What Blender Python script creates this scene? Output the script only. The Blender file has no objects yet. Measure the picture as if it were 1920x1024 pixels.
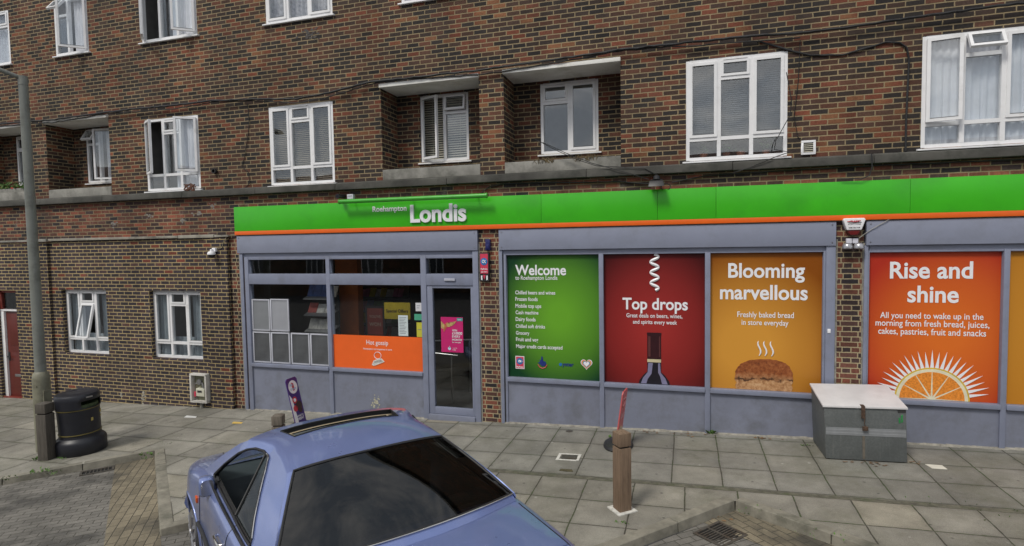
import bpy, bmesh, math, random
from mathutils import Vector, Matrix
random.seed(11)
R = math.radians
scene = bpy.context.scene
col = scene.collection

# ------------------------------------------------------------------ camera
cam_data = bpy.data.cameras.new('camera')
cam = bpy.data.objects.new('camera', cam_data); col.objects.link(cam)
YAW, PITCH, ROLL = 0.298196545, -0.0525465864, 0.0164949056
def _rot(a, b, c):
    return (Matrix.Rotation(a, 3, 'Z') @ Matrix.Rotation(b, 3, 'X') @ Matrix.Rotation(c, 3, 'Y'))
_M = _rot(YAW, PITCH, ROLL) @ Matrix(((1, 0, 0), (0, 0, -1), (0, 1, 0)))
cam.matrix_world = Matrix.Translation((0, -9.0631, 3.0571)) @ _M.to_4x4()
cam_data.sensor_width = 36.0
cam_data.lens = 1065.6657 / 1920 * 36.0
cam_data.clip_start = 0.05; cam_data.clip_end = 3000
scene.camera = cam

# ------------------------------------------------------------------ world, sun, exposure
SUN_EL, SUN_AZ = R(52), R(205)          # azimuth: compass style, sun stands behind and a little left of the camera
w = bpy.data.worlds.new('World'); scene.world = w; w.use_nodes = True
nt = w.node_tree; nt.nodes.clear()
out = nt.nodes.new('ShaderNodeOutputWorld'); bg = nt.nodes.new('ShaderNodeBackground')
sky = nt.nodes.new('ShaderNodeTexSky'); sky.sky_type = 'NISHITA'; sky.sun_disc = False
sky.sun_elevation = SUN_EL; sky.sun_rotation = SUN_AZ; sky.dust_density = 3.0; sky.ozone_density = 1.0
hs = nt.nodes.new('ShaderNodeHueSaturation'); hs.inputs['Saturation'].default_value = 0.45
tc = nt.nodes.new('ShaderNodeTexCoord'); nz = nt.nodes.new('ShaderNodeTexNoise')
nz.inputs['Scale'].default_value = 3.4; nz.inputs['Detail'].default_value = 7; nz.inputs['Roughness'].default_value = 0.62
nz.inputs['Distortion'].default_value = 0.4
mp = nt.nodes.new('ShaderNodeMapping'); mp.inputs['Scale'].default_value = (1, 1, 2.2)
rp = nt.nodes.new('ShaderNodeValToRGB')
rp.color_ramp.elements[0].position = 0.43; rp.color_ramp.elements[0].color = (3.5, 4.0, 4.7, 1)
rp.color_ramp.elements[1].position = 0.62; rp.color_ramp.elements[1].color = (9.6, 9.4, 9.1, 1)
mx = nt.nodes.new('ShaderNodeMix'); mx.data_type = 'RGBA'; mx.inputs[0].default_value = 0.72
nt.links.new(tc.outputs['Generated'], mp.inputs['Vector']); nt.links.new(mp.outputs[0], nz.inputs['Vector'])
nt.links.new(nz.outputs['Fac'], rp.inputs['Fac'])
nt.links.new(sky.outputs[0], hs.inputs['Color']); nt.links.new(hs.outputs[0], mx.inputs[6]); nt.links.new(rp.outputs[0], mx.inputs[7])
nt.links.new(mx.outputs[2], bg.inputs['Color']); bg.inputs['Strength'].default_value = 0.093
nt.links.new(bg.outputs[0], out.inputs['Surface'])
sd = bpy.data.lights.new('sun', 'SUN'); sd.energy = 1.5; sd.angle = R(14); sd.color = (1.0, 0.95, 0.86)
sun = bpy.data.objects.new('sun', sd); col.objects.link(sun)
sdir = Vector((math.sin(SUN_AZ) * math.cos(SUN_EL), math.cos(SUN_AZ) * math.cos(SUN_EL), math.sin(SUN_EL)))
sun.rotation_euler = sdir.to_track_quat('Z', 'Y').to_euler(); sun.location = (0, -30, 40)
scene.view_settings.view_transform = 'Standard'; scene.view_settings.look = 'None'
scene.view_settings.gamma = 1.0; scene.view_settings.exposure = 0.48
scene.render.engine = 'CYCLES'
scene.cycles.max_bounces = 8; scene.cycles.transparent_max_bounces = 16

# ------------------------------------------------------------------ helpers: materials
def _n(nt, t): return nt.nodes.new('ShaderNode' + t)
def math_node(nt, op, a, b=None, c=None):
    n = _n(nt, 'Math'); n.operation = op
    for i, v in enumerate((a, b, c)):
        if v is None: continue
        if isinstance(v, (int, float)): n.inputs[i].default_value = v
        else: nt.links.new(v, n.inputs[i])
    return n.outputs[0]
def mixc(nt, f, a, b, mode='MIX'):
    n = _n(nt, 'Mix'); n.data_type = 'RGBA'; n.blend_type = mode
    for i, v in ((0, f), (6, a), (7, b)):
        if isinstance(v, (int, float)): n.inputs[i].default_value = v
        elif isinstance(v, tuple): n.inputs[i].default_value = (*v[:3], 1)
        else: nt.links.new(v, n.inputs[i])
    return n.outputs[2]
def noise(nt, vec, scale, detail=4, rough=0.55):
    n = _n(nt, 'TexNoise'); n.inputs['Scale'].default_value = scale
    n.inputs['Detail'].default_value = detail; n.inputs['Roughness'].default_value = rough
    if vec is not None: nt.links.new(vec, n.inputs['Vector'])
    return n.outputs['Fac']
def ramp(nt, fac, stops, interp='LINEAR'):
    n = _n(nt, 'ValToRGB'); cr = n.color_ramp; cr.interpolation = interp
    while len(cr.elements) < len(stops): cr.elements.new(0.5)
    for e, (p, c) in zip(cr.elements, stops):
        e.position = p; e.color = (*c, 1) if isinstance(c, tuple) else (c, c, c, 1)
    nt.links.new(fac, n.inputs['Fac']); return n.outputs['Color']
def new_mat(name):
    m = bpy.data.materials.new(name); m.use_nodes = True
    return m, m.node_tree, m.node_tree.nodes['Principled BSDF']
_cache = {}
def mat(name, c, rough=0.6, metal=0.0, var=0.12, scale=6.0, bump=0.0, bscale=60.0, coat=0.0, spec=0.5, dirt=None, dscale=2.0, dlo=0.5, dhi=0.7):
    """painted or plain surface with uneven tone, fine grain and optional grime"""
    if name in _cache: return _cache[name]
    m, nt, b = new_mat(name)
    g = _n(nt, 'TexCoord').outputs['Object']
    f = noise(nt, g, scale, 5, 0.6)
    lo = tuple(max(0, x * (1 - var)) for x in c); hi = tuple(min(1, x * (1 + var)) for x in c)
    cc = ramp(nt, f, [(0.3, lo), (0.7, hi)])
    if dirt:
        df = ramp(nt, noise(nt, g, dscale, 6, 0.68), [(dlo, 0.0), (dhi, 0.85)])
        cc = mixc(nt, df, cc, dirt)
    nt.links.new(cc, b.inputs['Base Color'])
    b.inputs['Roughness'].default_value = rough; b.inputs['Metallic'].default_value = metal
    b.inputs['Coat Weight'].default_value = coat; b.inputs['Coat Roughness'].default_value = 0.04
    b.inputs['Specular IOR Level'].default_value = spec
    if bump:
        bn = _n(nt, 'Bump'); bn.inputs['Strength'].default_value = bump; bn.inputs['Distance'].default_value = 0.004
        nt.links.new(noise(nt, g, bscale, 4), bn.inputs['Height']); nt.links.new(bn.outputs[0], b.inputs['Normal'])
    _cache[name] = m; return m
def glass(name, tint=(0.85, 0.88, 0.88), ior=1.75, rough=0.0, wob=0.02):
    if name in _cache: return _cache[name]
    m = bpy.data.materials.new(name); m.use_nodes = True; nt = m.node_tree; nt.nodes.clear()
    o = _n(nt, 'OutputMaterial'); mx = _n(nt, 'MixShader'); tr = _n(nt, 'BsdfTransparent'); gl = _n(nt, 'BsdfGlossy'); lw = _n(nt, 'LayerWeight')
    tr.inputs['Color'].default_value = (*tint, 1); gl.inputs['Roughness'].default_value = rough; lw.inputs['Blend'].default_value = 0.5; f0 = ((ior - 1) / (ior + 1)) ** 2
    fres = math_node(nt, 'ADD', math_node(nt, 'MULTIPLY', math_node(nt, 'POWER', lw.outputs['Facing'], 5), 1 - f0), f0)
    bn = _n(nt, 'Bump'); bn.inputs['Strength'].default_value = wob; bn.inputs['Distance'].default_value = 0.05
    nt.links.new(noise(nt, _n(nt, 'TexCoord').outputs['Object'], 1.6, 1), bn.inputs['Height']); nt.links.new(bn.outputs[0], gl.inputs['Normal'])
    nt.links.new(fres, mx.inputs[0]); nt.links.new(tr.outputs[0], mx.inputs[1]); nt.links.new(gl.outputs[0], mx.inputs[2])
    nt.links.new(mx.outputs[0], o.inputs['Surface']); _cache[name] = m; return m

def brick(name, stops, mortar, bond='stretcher', var_scale=0.55, shift=0.35, stain=(0.03, 0.03, 0.028), stain_amt=0.5, pale=0.0):
    m, nt, b = new_mat(name)
    geo = _n(nt, 'NewGeometry'); sp = _n(nt, 'SeparateXYZ'); nt.links.new(geo.outputs['Position'], sp.inputs[0])
    sn = _n(nt, 'SeparateXYZ'); nt.links.new(geo.outputs['True Normal'], sn.inputs[0])
    side = math_node(nt, 'GREATER_THAN', math_node(nt, 'ABSOLUTE', sn.outputs[0]), 0.6)
    dv = _n(nt, 'TexNoise'); dv.inputs['Scale'].default_value = 9; dv.inputs['Detail'].default_value = 3
    nt.links.new(geo.outputs['Position'], dv.inputs['Vector'])
    jit = math_node(nt, 'MULTIPLY', math_node(nt, 'SUBTRACT', dv.outputs['Fac'], 0.5), 0.018)
    ux = math_node(nt, 'ADD', math_node(nt, 'MULTIPLY', sp.outputs[0], math_node(nt, 'SUBTRACT', 1, side)), math_node(nt, 'MULTIPLY', sp.outputs[1], side))
    u = math_node(nt, 'ADD', ux, jit)
    v = math_node(nt, 'ADD', math_node(nt, 'ADD', sp.outputs[2], math_node(nt, 'MULTIPLY', jit, 0.45)), 30.0)
    vr = math_node(nt, 'DIVIDE', v, 0.075); row = math_node(nt, 'FLOOR', vr)
    par = math_node(nt, 'MODULO', row, 2)
    if bond == 'english':
        us = math_node(nt, 'MULTIPLY', math_node(nt, 'ADD', u, 100.0), math_node(nt, 'ADD', 1 / 0.225, math_node(nt, 'MULTIPLY', par, 1 / 0.225)))
        wid = math_node(nt, 'SUBTRACT', 0.225, math_node(nt, 'MULTIPLY', par, 0.1125))
        us = math_node(nt, 'ADD', us, 0.25)
    else:
        rj = _n(nt, 'TexWhiteNoise'); rj.noise_dimensions = '1D'; nt.links.new(row, rj.inputs['W'])
        off = math_node(nt, 'ADD', math_node(nt, 'MULTIPLY', par, 0.5), math_node(nt, 'MULTIPLY', rj.outputs['Value'], 0.12))
        us = math_node(nt, 'ADD', math_node(nt, 'DIVIDE', math_node(nt, 'ADD', u, 100.0), 0.225), off); wid = 0.225
    cl = math_node(nt, 'FLOOR', us)
    fu = math_node(nt, 'FRACT', us); fv = math_node(nt, 'FRACT', vr)
    du = math_node(nt, 'MULTIPLY', math_node(nt, 'MINIMUM', fu, math_node(nt, 'SUBTRACT', 1, fu)), wid)
    dd = math_node(nt, 'MULTIPLY', math_node(nt, 'MINIMUM', fv, math_node(nt, 'SUBTRACT', 1, fv)), 0.075)
    d = math_node(nt, 'MINIMUM', du, dd)
    d = math_node(nt, 'ADD', d, math_node(nt, 'MULTIPLY', math_node(nt, 'SUBTRACT', noise(nt, geo.outputs['Position'], 48, 5, 0.7), 0.5), 0.011))
    mr = _n(nt, 'MapRange'); mr.inputs[1].default_value = 0.0052; mr.inputs[2].default_value = 0.0095
    nt.links.new(d, mr.inputs[0]); mask = mr.outputs[0]
    wn = _n(nt, 'TexWhiteNoise'); wn.noise_dimensions = '3D'
    cv = _n(nt, 'CombineXYZ'); nt.links.new(cl, cv.inputs[0]); nt.links.new(row, cv.inputs[1]); nt.links.new(side, cv.inputs[2]); nt.links.new(cv.outputs[0], wn.inputs['Vector'])
    big = noise(nt, geo.outputs['Position'], var_scale, 3, 0.6)
    f = math_node(nt, 'ADD', wn.outputs['Value'], math_node(nt, 'MULTIPLY', math_node(nt, 'SUBTRACT', big, 0.5), shift * 2))
    bc = ramp(nt, f, stops, 'LINEAR')
    wn2 = _n(nt, 'TexWhiteNoise'); wn2.noise_dimensions = '3D'; cv2 = _n(nt, 'CombineXYZ')
    nt.links.new(row, cv2.inputs[0]); nt.links.new(cl, cv2.inputs[1]); cv2.inputs[2].default_value = 7.3; nt.links.new(cv2.outputs[0], wn2.inputs['Vector'])
    bc = mixc(nt, 1.0, bc, ramp(nt, wn2.outputs['Value'], [(0, 0.80), (1, 1.2)]), 'MULTIPLY')
    bc = mixc(nt, 1.0, bc, ramp(nt, noise(nt, geo.outputs['Position'], 38, 5, 0.7), [(0.25, 0.62), (0.75, 1.4)]), 'MULTIPLY')
    mc = mixc(nt, noise(nt, geo.outputs['Position'], 3.2, 5, 0.7), tuple(x * 0.75 for x in mortar), tuple(min(1, x * 1.3) for x in mortar))
    c = mixc(nt, mask, mc, bc)
    mps = _n(nt, 'Mapping'); mps.inputs['Scale'].default_value = (1.1, 1.1, 0.13); nt.links.new(geo.outputs['Position'], mps.inputs['Vector'])
    c = mixc(nt, 1.0, c, ramp(nt, noise(nt, mps.outputs[0], 1.6, 5, 0.7), [(0.3, 0.78), (0.5, 1.0), (0.7, 1.12)]), 'MULTIPLY')
    c = mixc(nt, 1.0, c, ramp(nt, noise(nt, geo.outputs['Position'], 0.7, 5, 0.65), [(0.3, 0.78), (0.7, 1.18)]), 'MULTIPLY')
    st = ramp(nt, noise(nt, geo.outputs['Position'], 0.9, 6, 0.66), [(0.5, 0.0), (0.72, stain_amt)])
    c = mixc(nt, st, c, stain)
    if pale:
        c = mixc(nt, ramp(nt, noise(nt, geo.outputs['Position'], 2.6, 7, 0.75), [(0.58, 0.0), (0.72, pale)]), c, (0.34, 0.31, 0.27))
    nt.links.new(c, b.inputs['Base Color']); b.inputs['Roughness'].default_value = 0.88; b.inputs['Specular IOR Level'].default_value = 0.25
    bn = _n(nt, 'Bump'); bn.inputs['Strength'].default_value = 0.5; bn.inputs['Distance'].default_value = 0.006
    h = math_node(nt, 'ADD', mask, math_node(nt, 'MULTIPLY', noise(nt, geo.outputs['Position'], 70, 4, 0.7), 0.5))
    nt.links.new(h, bn.inputs['Height']); nt.links.new(bn.outputs[0], b.inputs['Normal'])
    return m

# ------------------------------------------------------------------ helpers: meshes
class MB:
    def __init__(s): s.v = []; s.f = []; s.m = []
    def quad(s, pts, m=0):
        i = len(s.v); s.v += [tuple(p) for p in pts]; s.f.append(tuple(range(i, i + len(pts)))); s.m.append(m); return s
    def box(s, x0, x1, y0, y1, z0, z1, m=0):
        i = len(s.v)
        s.v += [(x0, y0, z0), (x1, y0, z0), (x1, y1, z0), (x0, y1, z0), (x0, y0, z1), (x1, y0, z1), (x1, y1, z1), (x0, y1, z1)]
        for q in ((0, 3, 2, 1), (4, 5, 6, 7), (0, 1, 5, 4), (1, 2, 6, 5), (2, 3, 7, 6), (3, 0, 4, 7)):
            s.f.append(tuple(i + k for k in q)); s.m.append(m)
        return s
    def hexa(s, b4, t4, m=0):
        i = len(s.v); s.v += [tuple(p) for p in b4] + [tuple(p) for p in t4]
        for q in ((0, 3, 2, 1), (4, 5, 6, 7), (0, 1, 5, 4), (1, 2, 6, 5), (2, 3, 7, 6), (3, 0, 4, 7)):
            s.f.append(tuple(i + k for k in q)); s.m.append(m)
        return s
    def tube(s, pts, r, n=8, m=0, caps=True, closed=False):
        pts = [Vector(p) for p in pts]; N = len(pts); base = len(s.v); up = None
        for k, p in enumerate(pts):
            a = pts[k - 1] if (k > 0 or closed) else p
            c = pts[(k + 1) % N] if (k < N - 1 or closed) else p
            t = (c - a).normalized()
            if up is None:
                up = Vector((0, 0, 1)) if abs(t.z) < 0.9 else Vector((1, 0, 0))
            e1 = t.cross(up).normalized(); e2 = e1.cross(t).normalized(); up = e2
            rr = r[k] if isinstance(r, (list, tuple)) else r
            for q in range(n):
                an = 2 * math.pi * q / n
                s.v.append(tuple(p + e1 * (math.cos(an) * rr) + e2 * (math.sin(an) * rr)))
        for k in range(N if closed else N - 1):
            k2 = (k + 1) % N
            for q in range(n):
                s.f.append((base + k * n + q, base + k * n + (q + 1) % n, base + k2 * n + (q + 1) % n, base + k2 * n + q)); s.m.append(m)
        if caps and not closed:
            s.f.append(tuple(base + q for q in range(n))[::-1]); s.m.append(m)
            s.f.append(tuple(base + (N - 1) * n + q for q in range(n))); s.m.append(m)
        return s
    def lathe(s, prof, c=(0, 0, 0), n=24, m=0, axis='Z', sx=1.0, sy=1.0):
        base = len(s.v)
        for (r, h) in prof:
            for q in range(n):
                a = 2 * math.pi * q / n; x, y = math.cos(a) * r * sx, math.sin(a) * r * sy
                p = (x, y, h) if axis == 'Z' else ((x, h, y) if axis == 'Y' else (h, x, y))
                s.v.append((c[0] + p[0], c[1] + p[1], c[2] + p[2]))
        for k in range(len(prof) - 1):
            for q in range(n):
                s.f.append((base + k * n + q, base + k * n + (q + 1) % n, base + (k + 1) * n + (q + 1) % n, base + (k + 1) * n + q)); s.m.append(m)
        s.f.append(tuple(base + q for q in range(n))[::-1]); s.m.append(m)
        s.f.append(tuple(base + (len(prof) - 1) * n + q for q in range(n))); s.m.append(m)
        return s
    def prism(s, pts, y0, y1, m=0):
        """outline in facade x,z between two depths; front at y0"""
        i = len(s.v); n = len(pts)
        s.v += [(x, y0, z) for x, z in pts] + [(x, y1, z) for x, z in pts]
        s.f.append(tuple(range(i, i + n))); s.m.append(m)
        s.f.append(tuple(range(i + n, i + 2 * n))[::-1]); s.m.append(m)
        for k in range(n):
            s.f.append((i + k, i + n + k, i + n + (k + 1) % n, i + (k + 1) % n)); s.m.append(m)
        return s
    def slab(s, pts, z0f, z1f, m=0):
        """outline in plan x,y between two height functions"""
        i = len(s.v); n = len(pts)
        s.v += [(x, y, z0f(x, y)) for x, y in pts] + [(x, y, z1f(x, y)) for x, y in pts]
        s.f.append(tuple(range(i, i + n))[::-1]); s.m.append(m); s.f.append(tuple(range(i + n, i + 2 * n))); s.m.append(m)
        for k in range(n):
            s.f.append((i + k, i + (k + 1) % n, i + n + (k + 1) % n, i + n + k)); s.m.append(m)
        return s
    def build(s, name, mats, parent=None, bevel=0.0, smooth=None, origin=None, local=False, seg=2, subsurf=0):
        me = bpy.data.meshes.new(name)
        o0 = Vector((0, 0, 0))
        if not local:
            o0 = ORI.get(parent.name, Vector((0, 0, 0))) if parent is not None else (Vector(origin) if origin else Vector((0, 0, 0)))
        me.from_pydata([(x - o0.x, y - o0.y, z - o0.z) for x, y, z in s.v], [], s.f)
        mats = mats if isinstance(mats, (list, tuple)) else [mats]
        for mm in mats: me.materials.append(mm)
        for p, k in zip(me.polygons, s.m): p.material_index = k
        bm = bmesh.new(); bm.from_mesh(me)
        if smooth is not None or bevel or subsurf: bmesh.ops.remove_doubles(bm, verts=bm.verts, dist=1e-5)
        bmesh.ops.recalc_face_normals(bm, faces=bm.faces) if name not in NOFLIP else None
        if bevel:
            es = [e for e in bm.edges if len(e.link_faces) == 2 and e.calc_face_angle(0) > R(35)]
            bmesh.ops.bevel(bm, geom=es, offset=bevel, segments=seg, profile=0.6, affect='EDGES', clamp_overlap=True)
        bm.to_mesh(me); bm.free()
        if smooth is not None or bevel:
            for p in me.polygons: p.use_smooth = True
            me.set_sharp_from_angle(angle=R(smooth if smooth is not None else 32))
        ob = bpy.data.objects.new(name, me); col.objects.link(ob)
        if parent is not None:
            ob.parent = parent; ORI[ob.name] = ORI.get(parent.name, Vector((0, 0, 0))) if not local else Vector((0, 0, 0))
        else:
            ob.location = o0; ORI[ob.name] = o0.copy()
        if subsurf:
            md = ob.modifiers.new('subdivision', 'SUBSURF'); md.levels = subsurf; md.render_levels = subsurf
        return ob
NOFLIP = set()
ORI = {}
def tag(o, label=None, cat=None, group=None, kind=None):
    if label: o['label'] = label
    if cat: o['category'] = cat
    if group: o['group'] = group
    if kind: o['kind'] = kind
    return o
def thing(name, label, cat, loc, group=None, rot=None):
    o = bpy.data.objects.new(name, None); o.empty_display_size = 0.2; col.objects.link(o); o.location = loc
    if rot is not None: o.rotation_euler = rot
    ORI[o.name] = Vector(loc); return tag(o, label, cat, group)
def copy_thing(o, loc, parent=None):
    c = o.copy(); col.objects.link(c)
    if parent is not None: c.parent = parent
    if loc is not None: c.location = loc
    for ch in [x for x in bpy.data.objects if x.parent == o]: copy_thing(ch, None, c)
    return c
def text_mb(mb, s, x0, x1, zb, y=-0.004, depth=0.003, m=0, bold=0.0, zscale=None, align='L', skew=0.0, h=None):
    """lettering lying on a plane facing the street, fitted between x0 and x1 on the baseline zb"""
    cu = bpy.data.curves.new('lettering', 'FONT'); cu.body = s; cu.size = 1.0; cu.offset = bold; cu.resolution_u = 4
    cu.fill_mode = 'BOTH'; cu.extrude = 0.0
    ob = bpy.data.objects.new('lettering_source', cu); col.objects.link(ob)
    dg = bpy.context.evaluated_depsgraph_get(); me = bpy.data.meshes.new_from_object(ob.evaluated_get(dg))
    vs = [v.co.copy() for v in me.vertices]; fs = [tuple(p.vertices) for p in me.polygons]
    xa = min(v.x for v in vs); xb = max(v.x for v in vs); k = (x1 - x0) / (xb - xa); kz = k * (zscale or 1.0)
    if h: kz = h / max(v.y for v in vs)
    i = len(mb.v)
    mb.v += [(x0 + (v.x - xa) * k + skew * v.y * kz, y, zb + v.y * kz) for v in vs]
    mb.f += [tuple(i + q for q in f) for f in fs]; mb.m += [m] * len(fs)
    if depth > 0.004:                       # raised letters: back rim quads along open edges
        cnt = {}
        for f in fs:
            for a, b_ in zip(f, f[1:] + f[:1]):
                cnt[(a, b_)] = 1
        j = len(mb.v)
        mb.v += [(x0 + (v.x - xa) * k + skew * v.y * kz, y + depth, zb + v.y * kz) for v in vs]
        for (a, b_) in cnt:
            if (b_, a) not in cnt: mb.f.append((i + a, j + a, j + b_, i + b_)); mb.m.append(m)
    bpy.data.objects.remove(ob); bpy.data.curves.remove(cu); bpy.data.meshes.remove(me)
    return mb
def disc(cx, cz, r, n=28, sx=1.0, a0=0.0, a1=2 * math.pi):
    return [(cx + r * sx * math.cos(a0 + (a1 - a0) * k / n), cz + r * math.sin(a0 + (a1 - a0) * k / n)) for k in range(n + (1 if a1 - a0 < 6.2 else 0))]
SLOPE = 0.028
def gz(x, y=0.0): return SLOPE * (x + 3.2)
CAMBER = 0.02
def rz(x, y): return gz(x) - 0.11 + CAMBER * max(0.0, -2.3 - y)
# ------------------------------------------------------------------ materials of the place
DARKS = [(0.0, (0.026, 0.023, 0.023)), (0.25, (0.037, 0.030, 0.027)), (0.42, (0.056, 0.037, 0.030)), (0.62, (0.088, 0.046, 0.032)), (0.80, (0.124, 0.051, 0.033)), (0.95, (0.170, 0.054, 0.032)), (1.0, (0.195, 0.088, 0.045))]
LOWS = [(0.0, (0.036, 0.031, 0.037)), (0.5, (0.050, 0.040, 0.046)), (0.85, (0.066, 0.047, 0.049)), (0.96, (0.085, 0.050, 0.046)), (1.0, (0.17, 0.05, 0.035))]
BANDS = [(0.0, (0.028, 0.024, 0.027)), (0.25, (0.055, 0.036, 0.036)), (0.55, (0.11, 0.052, 0.040)), (0.85, (0.19, 0.065, 0.042)), (1.0, (0.24, 0.08, 0.05))]
M_UP = brick('brick_upper', DARKS, (0.270, 0.212, 0.125), shift=0.55, stain_amt=0.4)
M_BAND = brick('brick_band', BANDS, (0.25, 0.195, 0.115), shift=0.4, pale=0.45)
M_LOW = brick('brick_lower', LOWS, (0.42, 0.325, 0.165), shift=0.25, stain_amt=0.15)
M_PIER = brick('brick_pier', BANDS, (0.36, 0.295, 0.18), bond='english', shift=0.3, stain_amt=0.3)
M_CONC = mat('stained_concrete', (0.27, 0.262, 0.235), 0.9, var=0.25, scale=3, bump=0.5, bscale=90, dirt=(0.09, 0.09, 0.075), dscale=2.2, dlo=0.46, dhi=0.7)
M_LEDGE = mat('ledge_concrete', (0.068, 0.066, 0.058), 0.9, var=0.45, scale=2, bump=0.6, bscale=90, dirt=(0.03, 0.032, 0.026), dscale=3.0)
M_SOFFIT = mat('painted_soffit', (0.78, 0.77, 0.73), 0.8, var=0.08, scale=2.5, dirt=(0.48, 0.45, 0.38), dscale=2.0)
M_PVC = mat('white_upvc', (0.78, 0.78, 0.79), 0.35, var=0.05, scale=4, dirt=(0.50, 0.49, 0.46), dscale=3.5, dlo=0.56, dhi=0.8)
M_SEAL = mat('dark_seal', (0.03, 0.03, 0.03), 0.6)
M_ROOM = mat('room_wall', (0.16, 0.155, 0.15), 0.9)
M_ROOMD = mat('room_dark', (0.05, 0.05, 0.052), 0.9)
M_GLASS = glass('window_glass', (0.93, 0.95, 0.96), 2.05, wob=0.035)
M_SHOPGLASS = glass('shop_glass', (0.95, 0.965, 0.965), 1.62)
M_GREY = mat('grey_frame_paint', (0.205, 0.225, 0.305), 0.45, var=0.07, scale=3, dirt=(0.15, 0.155, 0.18), dscale=2.5, dlo=0.5, dhi=0.8)
M_GREY2 = mat('grey_panel_paint', (0.185, 0.200, 0.262), 0.55, var=0.12, scale=1.2, dirt=(0.115, 0.12, 0.135), dscale=2.2, dlo=0.46, dhi=0.75)
M_BOXM = mat('shutter_box_metal', (0.235, 0.255, 0.335), 0.38, var=0.06, scale=1.6, dirt=(0.17, 0.18, 0.21), dscale=1.5, dlo=0.5, dhi=0.85)
M_GREEN = mat('green_fascia', (0.050, 0.45, 0.014), 0.30, var=0.10, scale=0.9, dirt=(0.040, 0.33, 0.018), dscale=1.1, dlo=0.5, dhi=0.8)
M_ORANGE = mat('orange_stripe', (0.78, 0.13, 0.012), 0.35, var=0.05)
M_WHITE = mat('white_lettering', (0.80, 0.80, 0.83), 0.4, var=0.03)
M_LGREY = mat('pale_lettering', (0.62, 0.62, 0.68), 0.4, var=0.03)
M_BLACK = mat('black_plastic', (0.018, 0.018, 0.020), 0.45, var=0.2)
M_CABLE = mat('black_cable', (0.014, 0.014, 0.015), 0.6)
M_STEEL = mat('brushed_steel', (0.45, 0.45, 0.46), 0.3, metal=1.0, var=0.1)
M_CURT = mat('net_curtain', (0.80, 0.80, 0.84), 0.9, var=0.08)
M_CURTD = mat('grey_curtain', (0.38, 0.42, 0.45), 0.9, var=0.12)
M_BLIND = mat('venetian_blind', (0.30, 0.25, 0.18), 0.7, var=0.06)
M_BLINDC = mat('cream_blind', (0.72, 0.66, 0.54), 0.7, var=0.06)
M_REDDOOR = mat('dark_red_door', (0.115, 0.018, 0.012), 0.4, var=0.15, scale=3)
M_REDFR = mat('red_frame', (0.17, 0.025, 0.016), 0.45, var=0.12)
M_LEAF = mat('weed_green', (0.075, 0.15, 0.03), 0.8, var=0.4, scale=30)
M_TERRA = mat('terracotta', (0.36, 0.13, 0.07), 0.8)

# ------------------------------------------------------------------ the building
bld = thing('flats_building', 'long three storey brick block of flats with white windows above the shops', 'building', (0, 0, 0))
def wall(mb, x0, x1, z0, z1, y, holes, rd=0.1, m=0, mi=1, room=0.9):
    """brick sheet with real openings, brick reveals and a dim room behind each; hole = x0,x1,z0,z1[,depth,has_room]"""
    xs = sorted({x0, x1, *[h[0] for h in holes], *[h[1] for h in holes]}); zs = sorted({z0, z1, *[h[2] for h in holes], *[h[3] for h in holes]})
    xs = [x for x in xs if x0 <= x <= x1]; zs = [z for z in zs if z0 <= z <= z1]
    for a, b in zip(xs, xs[1:]):
        for c, d in zip(zs, zs[1:]):
            cx, cz = (a + b) / 2, (c + d) / 2
            if any(h[0] < cx < h[1] and h[2] < cz < h[3] for h in holes): continue
            mb.quad([(a, y, c), (b, y, c), (b, y, d), (a, y, d)], m)
    for h in holes:
        a, b, c, d = h[:4]; dp = h[4] if len(h) > 4 else rd; y2 = y + dp
        mb.quad([(a, y, c), (a, y, d), (a, y2, d), (a, y2, c)], m); mb.quad([(b, y, c), (b, y2, c), (b, y2, d), (b, y, d)], m)
        mb.quad([(a, y, c), (a, y2, c), (b, y2, c), (b, y, c)], m); mb.quad([(a, y, d), (b, y, d), (b, y2, d), (a, y2, d)], m)
        if len(h) > 5 and not h[5]: continue
        e = 0.12; y3 = y2 + room
        A, B, C, D = a - e, b + e, c - e, d + e
        for q in ([(A, y2, C), (A, y2, D), (A, y3, D), (A, y3, C)], [(B, y2, C), (B, y3, C), (B, y3, D), (B, y2, D)],
                  [(A, y2, C), (A, y3, C), (B, y3, C), (B, y2, C)], [(A, y2, D), (B, y2, D), (B, y3, D), (A, y3, D)],
                  [(A, y3, C), (A, y3, D), (B, y3, D), (B, y3, C)],
                  [(A, y2, C), (a, y2, c), (a, y2, d), (A, y2, D)], [(B, y2, C), (B, y2, D), (b, y2, d), (b, y2, c)],
                  [(A, y2, C), (B, y2, C), (b, y2, c), (a, y2, c)], [(A, y2, D), (a, y2, d), (b, y2, d), (B, y2, D)]):
            mb.quad(q, mi)
NOFLIP.update({'upper_wall', 'band_wall', 'lower_wall', 'recess_wall', 'wall'})
XL, XR = -20.0, 8.0
first = [(-10.59, -9.22, 4.24, 5.69), (-7.54, -6.14, 4.22, 5.69), (-0.005, 1.385, 4.245, 5.735), (3.03, 4.43, 4.245, 5.735)]
top = [(-15.80, -14.36, 7.23, 8.40), (-12.97, -12.01, 7.23, 8.40), (-10.55, -9.14, 7.23, 8.72), (-7.52, -6.08, 7.22, 8.72), (-4.70, -3.30, 7.22, 8.72)]
rec = [(-15.75, -13.90, 4.21, 5.83), (-13.42, -11.575, 4.21, 5.83), (-5.155, -3.31, 4.21, 5.83), (-2.88, -0.975, 4.22, 5.84)]
mb = MB()
wall(mb, XL, XR, 4.06, 10.4, 0.0, [(*h, 0.09) for h in first] + [(*h, 0.09) for h in top] + [(*h, 0.6, False) for h in rec])
mb.build('upper_wall', [M_UP, M_ROOM], bld)
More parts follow.
